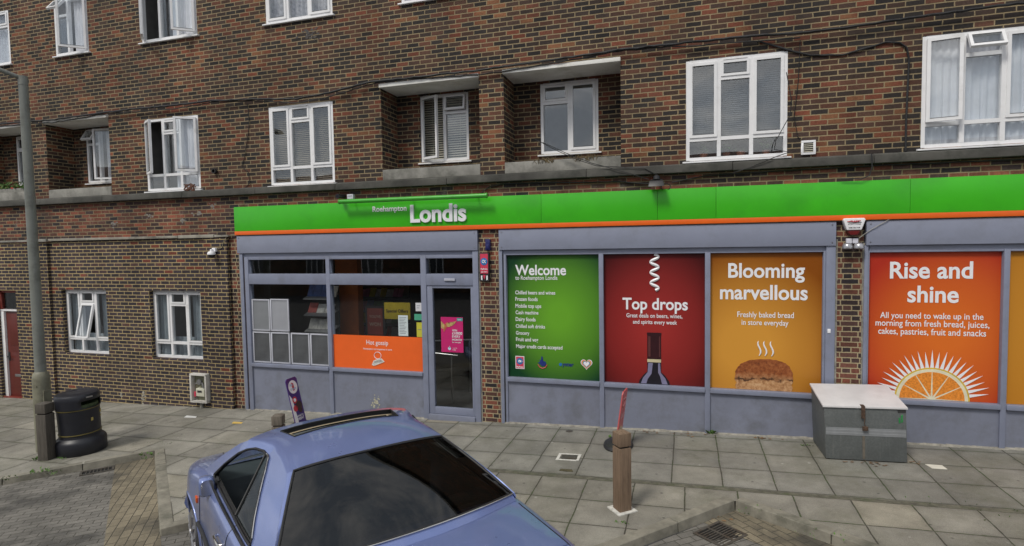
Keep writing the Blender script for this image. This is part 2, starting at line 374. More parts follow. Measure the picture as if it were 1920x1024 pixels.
RW = [(-15.33, -14.36, 4.62, 5.79), (-13.06, -12.09, 4.58, 5.79), (-4.69, -3.74, 4.57, 5.785), (-2.41, -1.41, 4.58, 5.79)]
for r_, w_ in zip(rec, RW):
    mb = MB(); wall(mb, r_[0] - 0.02, r_[1] + 0.02, 4.19, 5.86, 0.6, [(*w_, 0.06)]); mb.build('recess_wall', [M_UP, M_ROOM], bld)
    mb = MB().box(r_[0] - 0.004, r_[1] + 0.004, -0.055, 0.64, r_[3] - 0.012, r_[3] + 0.052); mb.build('recess_soffit', M_SOFFIT, bld, bevel=0.006)
    mb = MB().box(r_[0] + 0.002, r_[1] - 0.002, -0.012, 0.11, 4.21, 4.392); mb.build('recess_parapet', M_CONC, bld, bevel=0.008)
    mb = MB().box(r_[0], r_[1], 0.10, 0.62, 4.20, 4.235); mb.build('recess_floor', M_CONC, bld)
# band between the stone course and the shop heads; ground floor walls; piers
mb = MB(); wall(mb, XL, XR, 3.25, 4.08, 0.012, []); mb.build('band_wall', [M_BAND], bld)
NOFLIP.add('string_course')
mb = MB(); x = XL
while x < XR:
    x2 = min(XR, x + random.uniform(1.7, 2.4)); dz = random.uniform(-0.004, 0.004)
    mb.hexa([(x + .003, -0.10, 4.075 + dz), (x2 - .003, -0.10, 4.075 + dz), (x2 - .003, 0.03, 4.07), (x + .003, 0.03, 4.07)],
            [(x + .003, -0.09, 4.185 + dz), (x2 - .003, -0.09, 4.185 + dz), (x2 - .003, -0.001, 4.212), (x + .003, -0.001, 4.212)]); x = x2
mb.build('string_course', M_LEDGE, bld, bevel=0.008)
G = [(-13.20, -11.88, 0.79, 2.20), (-10.68, -9.34, 0.79, 2.20)]
mb = MB(); wall(mb, -13.50, -8.60, -1.0, 3.255, -0.02, [(*h, 0.115) for h in G]); mb.build('lower_wall', [M_LOW, M_ROOM], bld)
DOOR = (-15.21, -14.56, -0.36, 2.17)
mb = MB(); wall(mb, XL, -13.49, -1.0, 3.245, -0.075, [(*DOOR, 0.14)])
mb.quad([(-13.49, -0.075, -1), (-13.49, -0.018, -1), (-13.49, -0.018, 3.245), (-13.49, -0.075, 3.245)]); mb.build('lower_wall', [M_LOW, M_ROOM], bld)
mb = MB().box(-9.16, -8.61, -0.045, 0.02, -1.0, 3.252); mb.build('brick_pier', M_LOW, bld)
mb = MB().box(-8.66, -8.335, 0.03, 0.30, -1.0, 3.30); mb.build('brick_pier', M_PIER, bld)
mb = MB().box(-8.36, -8.325, -0.012, 0.2, -0.6, 2.93); mb.build('render_strip', mat('rough_render', (0.26, 0.25, 0.22), 0.95, var=0.35, scale=14, bump=0.9, bscale=40), bld)
mb = MB().box(-3.365, -3.005, -0.004, 0.30, -1.0, 3.30); mb.build('brick_pier', M_PIER, bld)
mb = MB().box(2.03, 2.375, -0.004, 0.30, -1.0, 3.30); mb.build('brick_pier', M_PIER, bld)
M_MORT = mat('mortar_fillet', (0.25, 0.235, 0.20), 0.95, var=0.35, scale=12, bump=0.9, bscale=45)
for xa, xb in ((-3.372, -3.352), (-3.018, -2.996), (2.022, 2.045), (2.362, 2.386)):
    z = -0.3; mb = MB()
    while z < 2.95:
        z2 = z + random.uniform(0.1, 0.35); d_ = random.uniform(0.006, 0.014); mb.box(xa - random.uniform(0, .006), xb + random.uniform(0, .006), -d_, 0.05, z, z2); z = z2
    mb.build('mortar_fillet', M_MORT, bld)
# old marks on the brickwork
rs = random.Random(21)
def splash(x, z, w_, h_, y, m, n=26):
    mb = MB()
    for k in range(n):
        cx, cz = x + rs.gauss(0, w_ / 3), z + rs.gauss(0, h_ / 3); r_ = rs.uniform(.012, .05); mb.quad([(cx + r_ * math.cos(q) * rs.uniform(.6, 1), y - .0004 * k * .2, cz + r_ * .55 * math.sin(q) * rs.uniform(.6, 1)) for q in (0, .9, 1.8, 2.7, 3.6, 4.5, 5.4)])
    return mb.build('paint_mark', m, bld)
M_SPL = mat('old_paint_mark', (.30, .28, .235), .9, var=.3, scale=30)
splash(-10.98, -.10, .05, .20, -.0215, M_SPL, 22); splash(-11.6, -.06, .04, .06, -.0215, M_SPL, 6)
splash(-6.55, 6.95, .36, .16, -.002, mat('grey_smear', (.085, .078, .074), .9, var=.3, scale=30), 30)
for x, z in ((-9.7, 3.62), (-10.6, 3.75), (-9.35, 3.75), (-11.6, 3.6), (-8.95, 3.9)): splash(x, z, .13, .07, .0105, mat('lime_bloom', (.20, .185, .165), .9, var=.4, scale=30), 14)
# thin stone head course over the ground floor flats, in two lengths at slightly different heights
mb = MB().box(XL, -14.05, -0.115, -0.05, 3.262, 3.30).box(-14.04, -13.44, -0.12, -0.05, 3.255, 3.318); mb.build('head_course', M_CONC, bld, bevel=0.006)
mb = MB().box(-13.43, -9.80, -0.075, 0.02, 3.268, 3.318).box(-9.79, -8.90, -0.07, 0.02, 3.262, 3.325).box(-8.89, -8.56, -0.06, 0.02, 3.27, 3.31)
mb.build('head_course', mat('head_stone', (0.30, 0.28, 0.235), 0.9, var=0.3, scale=4, dirt=(0.06, 0.06, 0.045), dscale=2.5), bld, bevel=0.006)
# hidden shell: end walls, back and roof
mb = MB().box(XL, XL + 0.2, 0.05, 9, -1, 10.4).box(XR - 0.2, XR, 0.05, 9, -1, 10.4).box(XL, XR, 8.8, 9.0, -1, 10.4); mb.build('rear_shell', M_UP, bld)
mb = MB().box(XL - 0.2, XR + 0.2, -0.18, 9.2, 10.4, 10.62); mb.build('flat_roof', M_CONC, bld)

# ------------------------------------------------------------------ windows of the flats
def bar(mb, x0, x1, z0, z1, y0, y1, m=0):
    c = 0.008
    mb.hexa([(x0, y1, z0), (x1, y1, z0), (x1, y0, z0 + c), (x0, y0, z0 + c)], [(x0, y1, z1), (x1, y1, z1), (x1, y0, z1 - c), (x0, y0, z1 - c)], m)
def curtain(name, x0, x1, z0, z1, y, m, parent, amp=0.03, wl=0.11, gather=0.0, seed=1):
    rn = random.Random(seed); n = max(12, int((x1 - x0) / 0.012)); mb = MB(); ph = rn.random() * 6
    cols = []
    for k in range(n + 1):
        t = k / n; x = x0 + (x1 - x0) * t
        ph += 2 * math.pi * (x1 - x0) / n / wl * rn.uniform(0.6, 1.4)
        cols.append((x, math.sin(ph) * amp * rn.uniform(0.8, 1.1), math.sin(ph * 0.37) * 0.006))
    i = len(mb.v); rows = 6
    for r_ in range(rows + 1):
        s = r_ / rows; z = z1 + (z0 - z1) * s
        for (x, dy, dx) in cols: mb.v.append((x + dx * s * 3, y + dy * (0.55 + 0.45 * s), z))
    for r_ in range(rows):
        for k in range(n):
            a = i + r_ * (n + 1) + k; mb.f.append((a, a + 1, a + n + 2, a + n + 1)); mb.m.append(0)
    return mb.build(name, m, parent, smooth=60)
def blind(x0, x1, z0, z1, y, m, parent, pitch=0.035, tilt=0.35):
    mb = MB(); z = z1
    while z > z0:
        mb.quad([(x0, y - .012, z - .012 * tilt * 2), (x1, y - .012, z - .012 * tilt * 2), (x1, y + .012, z + .012), (x0, y + .012, z + .012)]); z -= pitch
    for t in (0.2, 0.8):
        xx = x0 + (x1 - x0) * t; mb.box(xx - .002, xx + .002, y - .016, y - .013, z0, z1)
    return mb.build('blind', m, parent)
def sash(name, parent, w_, h_, hinge, angle, loc, th=0.045, fw=0.05):
    """an opening light: white sash frame with its own glass, turned about its hinge; local x from the hinge"""
    mb = MB()
    def fr(a, b, c, d): mb.box(a, b, -th, 0.0, c, d)
    fr(0, w_, 0, fw); fr(0, w_, h_ - fw, h_); fr(0, fw, fw, h_ - fw); fr(w_ - fw, w_, fw, h_ - fw)
    mb.box(fw - .004, w_ - fw + .004, -th * .62, -th * .5, fw - .004, h_ - fw + .004, 1)
    mb.box(fw, w_ - fw, -th - .002, -th + .004, fw, fw + .006, 2).box(fw, w_ - fw, -th - .002, -th + .004, h_ - fw - .006, h_ - fw, 2)
    if hinge == 'left': T = Matrix.Rotation(-angle, 4, 'Z')
    elif hinge == 'right':
        for k, (x, y, z) in enumerate(mb.v): mb.v[k] = (x - w_, y, z)
        T = Matrix.Rotation(angle, 4, 'Z')
    else:
        for k, (x, y, z) in enumerate(mb.v): mb.v[k] = (x, y, z - h_)
        T = Matrix.Rotation(-angle, 4, 'X')
    mb.v = [tuple(T @ Vector(p) + Vector(loc)) for p in mb.v]
    return mb.build(name, [M_PVC, M_GLASS, M_SEAL], parent)
def flat_window(x0, x1, z0, z1, y, bays=3, left=0.0, right=0.0, fan=0.0, low=True, sill=True, dress=None, mid_tilt=0.0, label=None, swap=False, seed=3):
    """white casement window: bays 3 = side lights, centre with a fanlight, low fixed row; bays 2 = fanlight over a light beside a tall casement"""
    W_, f = x1 - x0, 0.05; yf, yb = y, y + 0.07
    mb = MB()
    bar(mb, x0, x0 + f, z0, z1, yf, yb); bar(mb, x1 - f, x1, z0, z1, yf, yb)
    mb.box(x0 + f, x1 - f, yf + .001, yb, z0, z0 + f).box(x0 + f, x1 - f, yf + .001, yb, z1 - f, z1)
    pan = MB(); yg = y + 0.035
    ang = {}
    sashes = []
    if bays == 3:
        m1, m2 = x0 + W_ * 0.335, x0 + W_ * 0.655; zt = z0 + (0.315 if low else 0.0); zfan = z1 - 0.30
        for mx_ in (m1, m2): mb.box(mx_ - .027, mx_ + .027, yf - .002, yb, z0 + f, z1 - f)
        segs = ((x0 + f, m1 - .027), (m1 + .027, m2 - .027), (m2 + .027, x1 - f))
        if low:
            for a, b in segs: mb.box(a, b, yf, yb, zt - .026, zt + .026); pan.box(a, b, yg, yg + .006, z0 + f, zt - .026)
        a, b = segs[1]; mb.box(a, b, yf - .001, yb, zfan - .026, zfan + .026)
        zb = zt + .026 if low else z0 + f
        for (a, b), an, hg in ((segs[0], left, 'left'), (segs[2], right, 'right')):
            sashes.append((b - a, z1 - f - zb, hg, an, (a if hg == 'left' else b, yf - .004 if an else yf + .030, zb)))
        if mid_tilt: sashes.append((b0 := segs[1][1] - segs[1][0], zfan - .026 - zb, 'top', mid_tilt, (segs[1][0], yf + .02, zfan - .026)))
        else: pan.box(segs[1][0], segs[1][1], yg, yg + .006, zb, zfan - .026)
        sashes.append((segs[1][1] - segs[1][0], z1 - f - zfan - .026, 'top', fan, (segs[1][0], yf - .004 if fan else yf + .030, z1 - f)))
        mb.box(m1 + 0.06, m2 - 0.06, yf - .02, yf, z1 - .042, z1 - .018)
    else:
        m1 = x0 + W_ * (0.5 if bays == 2 else 0.4); zfan = z1 - 0.34
        mb.box(m1 - .027, m1 + .027, yf - .002, yb, z0 + f, z1 - f)
        A, B = (x0 + f, m1 - .027), (m1 + .027, x1 - f)
        if swap: A, B = B, A
        mb.box(A[0], A[1], yf - .001, yb, zfan - .026, zfan + .026); pan.box(A[0], A[1], yg, yg + .006, z0 + f, zfan - .026)
        sashes.append((A[1] - A[0], z1 - f - zfan - .026, 'top', fan, (A[0], yf - .004 if fan else yf + .030, z1 - f)))
        hg = 'left' if swap else 'right'; an = left if swap else right
        sashes.append((B[1] - B[0], z1 - z0 - 2 * f, hg, an, (B[0] if hg == 'left' else B[1], yf - .004 if an else yf + .030, z0 + f)))
        mb.box(A[0] + .05, A[1] - .05, yf - .02, yf, z1 - .042, z1 - .018)
    win = mb.build('window', M_PVC, bld)
    if label: win['label'] = label
    if pan.v: pan.build('pane', M_GLASS, win)
    for (w_, h_, hg, an, loc) in sashes: sash('casement' if hg != 'top' else 'fanlight', win, w_, h_, hg, an, loc, fw=0.042 if hg != 'top' else 0.036)
    if sill:
        s = MB(); s.hexa([(x0 - .05, yf - .055, z0 - .035), (x1 + .05, yf - .055, z0 - .035), (x1 + .05, yb - .0, z0 - .035), (x0 - .05, yb, z0 - .035)],
                         [(x0 - .05, yf - .055, z0 - .012), (x1 + .05, yf - .055, z0 - .012), (x1 + .05, yb, z0 + .004), (x0 - .05, yb, z0 + .004)])
        s.build('sill', M_PVC, win, bevel=0.003)
    yi = y + 0.125
    if dress == 'net': curtain('curtain', x0 - .03, x1 + .03, z0 - .02, z1, yi - .02, M_CURT, win, 0.018, 0.085, seed=seed)
    elif dress == 'pair':
        curtain('curtain', x0, x0 + W_ * .30, z0, z1, yi, M_CURTD, win, 0.03, 0.09, seed=seed); curtain('curtain', x1 - W_ * .32, x1, z0, z1, yi, M_CURTD, win, 0.03, 0.09, seed=seed + 1)
        curtain('curtain', x0, x1, z0, z0 + 0.42, yi + .05, M_CURTD, win, 0.02, 0.12, seed=seed + 2)
    elif dress == 'blind': blind(x0 + .02, x1 - .02, z0 + .02, z1 - .02, yi - .03, M_BLIND, win)
    elif dress == 'cream': blind(x0 + .02, x1 - .02, z0 + .02, z1 - .05, yi - .02, M_BLINDC, win, 0.042, 0.6)
    elif dress == 'half': blind(x0 + .02, x1 - .02, z0 + .33, z1 - .02, yi - .01, mat('grey_blind', (0.095, 0.105, 0.12), 0.7), win, 0.03, 0.75)
    elif dress == 'one': curtain('curtain', x0 + W_ * .45, x1, z0, z1, yi, M_CURT, win, 0.03, 0.1, seed=seed)
    elif dress == 'lace': curtain('curtain', x0, x1, z0, z1, yi, mat('patterned_net', (0.42, 0.40, 0.42), 0.9, var=0.5, scale=14), win, 0.02, 0.12, seed=seed)
    return win
F1 = first
flat_window(*F1[0], 0.004, left=R(30), right=R(33), dress='one', label='window with both side casements swung open', seed=4)
flat_window(*F1[1], 0.004, dress='blind', label='closed window with drawn brown venetian blinds')
WE = flat_window(*F1[2], 0.004, dress='half', label='closed window with grey blinds and potted plants')
flat_window(*F1[3], 0.004, left=R(10), fan=R(28), dress='net', label='window with net curtains and fanlight tilted open', seed=9)
flat_window(*RW[0], 0.615, bays=2, dress='one', seed=12)
flat_window(*RW[1], 0.615, bays=4, fan=R(32), right=R(18), dress='one', seed=13, label='recessed window with fanlight tilted open')
flat_window(*RW[2], 0.615, bays=2, swap=True, left=R(22), fan=R(8), dress='cream', label='recessed window with cream slatted blinds', seed=14)
flat_window(*RW[3], 0.615, bays=2, dress=None, label='closed recessed window with clear glass', seed=15)
flat_window(*top[0], 0.004, bays=2, swap=True, dress='one', low=False, seed=16)
flat_window(*top[1], 0.004, bays=4, fan=R(38), right=R(40), dress='one', seed=17, label='top floor window with fanlight and casement open')
flat_window(*top[2], 0.004, left=R(43), right=R(38), low=False, dress='one', seed=18, label='top floor window with casements swung wide open')
flat_window(*top[3], 0.004, low=False, dress='lace', seed=19, label='top floor window with patterned net curtains')
flat_window(*top[4], 0.004, low=False, dress='net', seed=20)
flat_window(G[0][0], G[0][1], G[0][2], G[0][3], 0.075, dress='pair', mid_tilt=R(13), seed=21, label='ground floor window with its middle light tilted open')
flat_window(G[1][0], G[1][1], G[1][2], G[1][3], 0.075, dress='pair', seed=24, label='closed ground floor window beside the meter box')
# front door of the flats
d = MB(); xa, xb = DOOR[0], DOOR[1]; yd = 0.03
d.box(xa + .12, xb - .005, yd, yd + .045, -0.30, 1.66); d.box(xa + .2, xb - .12, yd - .006, yd, -0.1, 0.72).box(xa + .2, xb - .12, yd - .006, yd, 0.88, 1.55)
door = d.build('door', M_REDDOOR, bld, bevel=0.004)
MB().tube([(xa + .16, yd, .62), (xa + .16, yd - .055, .62), (xa + .28, yd - .055, .62)], 0.013, 8).box(xa + .135, xa + .185, yd - .008, yd, .52, .72).build('handle', M_BLACK, door)
MB().box(xb - .34, xb - .13, yd - .012, yd - .002, 0.155, 0.215).build('letterbox', M_STEEL, door, bevel=0.003)
fr = MB().box(xa, xa + .115, -0.01, 0.06, -0.34, 1.68, 1).box(xa, xb, -0.012, 0.06, 1.68, 1.725, 1).box(xa, xa + .06, -0.01, 0.06, 1.726, 2.17).box(xb - .05, xb, -0.01, 0.06, 1.726, 2.17).box(xa + .06, xb - .05, -0.01, 0.06, 2.11, 2.17).box(xa, xb, -0.06, 0.10, -0.40, -0.305)
frm = fr.build('door_frame', [M_REDFR, M_PVC], bld, bevel=0.004)
MB().box(xa + .06, xb - .05, 0.02, 0.028, 1.727, 2.11).build('pane', M_GLASS, frm)
# ------------------------------------------------------------------ ground
def paving(name, ox, oy, sx, sy, stagger=0.0, base=(0.222, 0.215, 0.190), tint=0.3):
    m, nt, b = new_mat(name)
    geo = _n(nt, 'NewGeometry'); sp = _n(nt, 'SeparateXYZ'); nt.links.new(geo.outputs['Position'], sp.inputs[0])
    wob = math_node(nt, 'MULTIPLY', math_node(nt, 'SUBTRACT', noise(nt, geo.outputs['Position'], 2.2, 3), 0.5), 0.03)
    v = math_node(nt, 'DIVIDE', math_node(nt, 'ADD', math_node(nt, 'ADD', sp.outputs[1], 200.0 * sy - oy), wob), sy); row = math_node(nt, 'FLOOR', v)
    u = math_node(nt, 'DIVIDE', math_node(nt, 'ADD', math_node(nt, 'ADD', sp.outputs[0], 200.0 * sx - ox), wob), sx)
    if stagger:
        rw = _n(nt, 'TexWhiteNoise'); rw.noise_dimensions = '1D'; nt.links.new(row, rw.inputs['W'])
        u = math_node(nt, 'ADD', u, math_node(nt, 'MULTIPLY', rw.outputs['Value'], stagger))
    cl = math_node(nt, 'FLOOR', u); fu = math_node(nt, 'FRACT', u); fv = math_node(nt, 'FRACT', v)
    d = math_node(nt, 'MINIMUM', math_node(nt, 'MULTIPLY', math_node(nt, 'MINIMUM', fu, math_node(nt, 'SUBTRACT', 1, fu)), sx),
                  math_node(nt, 'MULTIPLY', math_node(nt, 'MINIMUM', fv, math_node(nt, 'SUBTRACT', 1, fv)), sy))
    d = math_node(nt, 'ADD', d, math_node(nt, 'MULTIPLY', math_node(nt, 'SUBTRACT', noise(nt, geo.outputs['Position'], 22, 6, 0.7), 0.5), 0.016))
    wn = _n(nt, 'TexWhiteNoise'); wn.noise_dimensions = '2D'; cv = _n(nt, 'CombineXYZ')
    nt.links.new(cl, cv.inputs[0]); nt.links.new(row, cv.inputs[1]); nt.links.new(cv.outputs[0], wn.inputs['Vector'])
    c = ramp(nt, wn.outputs['Value'], [(0.0, tuple(x * 0.84 for x in base)), (0.45, base), (0.85, tuple(x * 1.07 for x in base)), (0.95, (base[0] * 1.16, base[1] * 1.13, base[2] * 1.06)), (1.0, (base[0] * 1.08, base[1] * 0.99, base[2] * 0.88))])
    c = mixc(nt, 1.0, c, ramp(nt, noise(nt, geo.outputs['Position'], 1.5, 6, 0.65), [(0.3, 0.70), (0.7, 1.22)]), 'MULTIPLY')
    c = mixc(nt, 1.0, c, ramp(nt, noise(nt, geo.outputs['Position'], 140, 3, 0.8), [(0.25, 0.6), (0.75, 1.4)]), 'MULTIPLY')
    c = mixc(nt, ramp(nt, noise(nt, geo.outputs['Position'], 0.8, 6, 0.7), [(0.48, 0.0), (0.70, 0.6)]), c, (0.095, 0.095, 0.06))
    c = mixc(nt, ramp(nt, noise(nt, geo.outputs['Position'], 3.5, 8, 0.75), [(0.56, 0.0), (0.70, 0.45)]), c, (0.075, 0.070, 0.058))
    c = mixc(nt, ramp(nt, noise(nt, geo.outputs['Position'], 5.0, 7, 0.75), [(0.62, 0.0), (0.72, 0.4)]), c, (0.36, 0.35, 0.31))
    sp2 = _n(nt, 'TexVoronoi'); sp2.inputs['Scale'].default_value = 4.0; nt.links.new(geo.outputs['Position'], sp2.inputs['Vector'])
    c = mixc(nt, ramp(nt, sp2.outputs['Distance'], [(0.05, 0.7), (0.085, 0.0)]), c, (0.06, 0.058, 0.052))
    sp3 = _n(nt, 'TexVoronoi'); sp3.inputs['Scale'].default_value = 2.3; nt.links.new(geo.outputs['Position'], sp3.inputs['Vector'])
    c = mixc(nt, ramp(nt, sp3.outputs['Distance'], [(0.035, 0.6), (0.055, 0.0)]), c, (0.40, 0.39, 0.36))
    jm = _n(nt, 'MapRange'); jm.inputs[1].default_value = 0.002; jm.inputs[2].default_value = 0.011; nt.links.new(d, jm.inputs[0])
    jc = mixc(nt, ramp(nt, noise(nt, geo.outputs['Position'], 2.4, 5, 0.7), [(0.46, 0.0), (0.60, 0.9)]), (0.06, 0.055, 0.042), (0.058, 0.088, 0.026))
    c = mixc(nt, jm.outputs[0], jc, c)
    edge = _n(nt, 'MapRange'); edge.inputs[1].default_value = 0.0; edge.inputs[2].default_value = 0.07; edge.inputs[3].default_value = 0.82; edge.inputs[4].default_value = 1.0
    nt.links.new(d, edge.inputs[0]); c = mixc(nt, 1.0, c, edge.outputs[0], 'MULTIPLY')
    nt.links.new(c, b.inputs['Base Color']); b.inputs['Roughness'].default_value = 0.85; b.inputs['Specular IOR Level'].default_value = 0.3
    bn = _n(nt, 'Bump'); bn.inputs['Strength'].default_value = 0.6; bn.inputs['Distance'].default_value = 0.008
    h = math_node(nt, 'ADD', math_node(nt, 'ADD', jm.outputs[0], math_node(nt, 'MULTIPLY', wn.outputs['Value'], 0.25)), math_node(nt, 'MULTIPLY', noise(nt, geo.outputs['Position'], 110, 4), 0.35))
    nt.links.new(h, bn.inputs['Height']); nt.links.new(bn.outputs[0], b.inputs['Normal'])
    return m
def blocks(name, ang, base, vari, wx=0.2, wy=0.1):
    m, nt, b = new_mat(name); geo = _n(nt, 'NewGeometry')
    rt = _n(nt, 'VectorRotate'); rt.rotation_type = 'Z_AXIS'; rt.inputs['Angle'].default_value = ang; nt.links.new(geo.outputs['Position'], rt.inputs['Vector'])
    sp = _n(nt, 'SeparateXYZ'); nt.links.new(rt.outputs[0], sp.inputs[0])
    wob = math_node(nt, 'MULTIPLY', math_node(nt, 'SUBTRACT', noise(nt, geo.outputs['Position'], 5, 3), 0.5), 0.018)
    v = math_node(nt, 'DIVIDE', math_node(nt, 'ADD', math_node(nt, 'ADD', sp.outputs[1], 100), wob), wy); row = math_node(nt, 'FLOOR', v)
    u = math_node(nt, 'ADD', math_node(nt, 'DIVIDE', math_node(nt, 'ADD', math_node(nt, 'ADD', sp.outputs[0], 100), wob), wx), math_node(nt, 'MULTIPLY', math_node(nt, 'MODULO', row, 2), 0.5))
    cl = math_node(nt, 'FLOOR', u); fu = math_node(nt, 'FRACT', u); fv = math_node(nt, 'FRACT', v)
    d = math_node(nt, 'MINIMUM', math_node(nt, 'MULTIPLY', math_node(nt, 'MINIMUM', fu, math_node(nt, 'SUBTRACT', 1, fu)), wx), math_node(nt, 'MULTIPLY', math_node(nt, 'MINIMUM', fv, math_node(nt, 'SUBTRACT', 1, fv)), wy))
    wn = _n(nt, 'TexWhiteNoise'); wn.noise_dimensions = '2D'; cv = _n(nt, 'CombineXYZ'); nt.links.new(cl, cv.inputs[0]); nt.links.new(row, cv.inputs[1]); nt.links.new(cv.outputs[0], wn.inputs['Vector'])
    c = ramp(nt, wn.outputs['Value'], [(0, tuple(x * (1 - vari) for x in base)), (1, tuple(x * (1 + vari) for x in base))])
    c = mixc(nt, 1.0, c, ramp(nt, noise(nt, geo.outputs['Position'], 1.3, 6, 0.68), [(0.3, 0.62), (0.7, 1.25)]), 'MULTIPLY')
    c = mixc(nt, 1.0, c, ramp(nt, noise(nt, geo.outputs['Position'], 120, 3, 0.8), [(0.25, 0.6), (0.75, 1.4)]), 'MULTIPLY')
    c = mixc(nt, ramp(nt, noise(nt, geo.outputs['Position'], 0.9, 5, 0.6), [(0.55, 0.0), (0.66, 0.7)]), c, (0.035, 0.034, 0.032))
    jm = _n(nt, 'MapRange'); jm.inputs[1].default_value = 0.002; jm.inputs[2].default_value = 0.006; nt.links.new(d, jm.inputs[0])
    c = mixc(nt, jm.outputs[0], (0.045, 0.042, 0.032), c)
    nt.links.new(c, b.inputs['Base Color']); b.inputs['Roughness'].default_value = 0.9
    bn = _n(nt, 'Bump'); bn.inputs['Strength'].default_value = 0.7; bn.inputs['Distance'].default_value = 0.006
    nt.links.new(math_node(nt, 'ADD', jm.outputs[0], math_node(nt, 'MULTIPLY', noise(nt, geo.outputs['Position'], 90, 4), 0.5)), bn.inputs['Height']); nt.links.new(bn.outputs[0], b.inputs['Normal'])
    return m
M_PAVE = paving('paving_slabs', 0.42, -0.185, 0.598, 0.592)
M_PAVE2 = paving('paving_slabs_outer', -0.02, -2.06, 0.588, 0.58, base=(0.245, 0.232, 0.198))
M_PAVE3 = paving('paving_slabs_left', -8.3, -0.6, 0.9, 0.6, stagger=0.9, base=(0.248, 0.236, 0.203))
M_KERB = mat('kerb_stone', (0.225, 0.21, 0.17), 0.9, var=0.3, scale=5, bump=0.6, bscale=80, dirt=(0.08, 0.08, 0.06), dscale=2.0)
M_BAY = blocks('bay_blocks_grey', R(-39), (0.165, 0.155, 0.138), 0.14)
M_BAYB = blocks('bay_blocks_buff', R(51), (0.205, 0.175, 0.122), 0.2)
M_ROAD = mat('asphalt', (0.05, 0.05, 0.052), 0.9, var=0.3, scale=5, bump=0.8, bscale=160)

# saw-tooth kerb line of the echelon bays: apex points (inner) and corner points (road side)
apex = [(-12.37, -2.27), (-8.07, -2.27), (-3.775, -2.30), (0.525, -2.33), (4.82, -2.33)]
corn = [(-9.90, -4.33), (-5.60, -4.33), (-1.30, -4.30), (3.05, -4.10), (7.3, -4.15)]
edge = []
for a, c in zip(apex, corn): edge += [a, c]
edge = [(-30, -4.55), (-14.0, -4.5)] + edge + [(9.4, -2.1), (30, -2.1)]
def pave_poly(mb, pts, m=0): mb.quad([(x, y, gz(x, y)) for x, y in pts], m)
# inner field, outer field and left field as one pavement in pieces that butt together
g = MB()
pave_poly(g, [(-5.0, -1.975), (30, -1.975), (30, 0.35), (-5.0, 0.35)], 0); pave_poly(g, [(-5.0, -2.06), (30, -2.06), (30, -1.975), (-5.0, -1.975)], 3)
pave_poly(g, [(-30, -2.06), (-5.0, -2.06), (-5.0, 0.35), (-30, 0.35)], 2)
for i in range(len(edge) - 1):
    (xa, ya), (xb, yb) = edge[i], edge[i + 1]
    if xb <= xa: continue
    pave_poly(g, [(xa, ya), (xb, yb), (xb, -2.06), (xa, -2.06)], 2 if xb < -4.9 else 1)
NOFLIP.add('pavement')
pav = g.build('pavement', [M_PAVE, M_PAVE2, M_PAVE3, mat('mossy_strip', (0.105, 0.10, 0.075), 0.95, var=0.4, scale=14, bump=0.9, bscale=60, dirt=(0.06, 0.075, 0.03), dscale=5)]); tag(pav, kind='structure')
# road sheet, bays as sheets above it
rd = MB(); xs = [-400, -30, -12, 0, 12, 30, 400]
ys = [-400, -60, -20, -9.0, -4.2]
for a, b in zip(xs, xs[1:]):
    for c, d_ in zip(ys, ys[1:]): rd.quad([(x, y, min(rz(x, y), 1.0) if abs(x) < 40 else rz(math.copysign(30, x), -9)) for x, y in ((a, c), (b, c), (b, d_), (a, d_))])
rd.quad([(x, y, rz(x, y) - .006) for x, y in ((-30, -4.2), (30, -4.2), (30, -1.9), (-30, -1.9))])
def rzz(x, y): x = max(-30, min(30, x)); return gz(x) - 0.11 + CAMBER * max(0.0, min(7.0, -2.3 - y))
rd.v = [(x, y, rzz(x, y) - (.006 if y > -9 else 0.006)) for x, y, z in rd.v]
NOFLIP.add('road'); tag(rd.build('road', M_ROAD), kind='structure')
for i, (a, c) in enumerate(zip(apex, corn)):
    fx = (-0.662, -0.749)                                  # down the front kerb of the bay
    sx_ = ((c[0] - a[0]) / 3.25, (c[1] - a[1]) / 3.25)   # along its side kerb
    P = lambda s, t: (a[0] + fx[0] * s + sx_[0] * t, a[1] + fx[1] * s + sx_[1] * t)
    b_ = MB(); strip = 0.52
    def grid(s0, s1, t0, t1, m, n=4):
        for p in range(n):
            for q in range(n):
                pts = [P(s0 + (s1 - s0) * u / n, t0 + (t1 - t0) * v_ / n) for u, v_ in ((p, q), (p, q + 1), (p + 1, q + 1), (p + 1, q))]
                b_.quad([(x, y, rzz(x, y) + .003 * m) for x, y in pts], m)
    grid(0.0, strip, 0.0, 6.0, 1); grid(strip, 2.74, 0.0, 6.0, 0)
    NOFLIP.add('parking_bay'); tag(b_.build('parking_bay', [M_BAY, M_BAYB]), kind='structure')
# kerbstones: a row of stones along the saw-tooth, as one kerb
kb = MB(); rk = random.Random(5)
def kerb_run(a, b, wdt=0.135, inside=1):
    L = math.hypot(b[0] - a[0], b[1] - a[1]); tx, ty = (b[0] - a[0]) / L, (b[1] - a[1]) / L; nx, ny = -ty * inside, tx * inside
    n = max(1, round(L / 0.915))
    for k in range(n):
        s0, s1 = L * k / n + .004, L * (k + 1) / n - .004; dz = rk.uniform(-.006, .006)
        lo = []; hi = []
        for s, o in ((s0, 0), (s1, 0), (s1, wdt), (s0, wdt)):
            x, y = a[0] + tx * s + nx * o, a[1] + ty * s + ny * o
            lo.append((x - nx * (0.02 if o == 0 else 0), y - ny * (0.02 if o == 0 else 0), gz(x) - 0.32)); hi.append((x, y, gz(x) + 0.006 + dz))
        kb.hexa(lo, hi)
for i in range(len(edge) - 1): kerb_run(edge[i], edge[i + 1])
k_ = kb.build('kerb', M_KERB, bevel=0.014, seg=3); tag(k_, kind='structure')
def on_ground(x, y): return (x, y, gz(x))

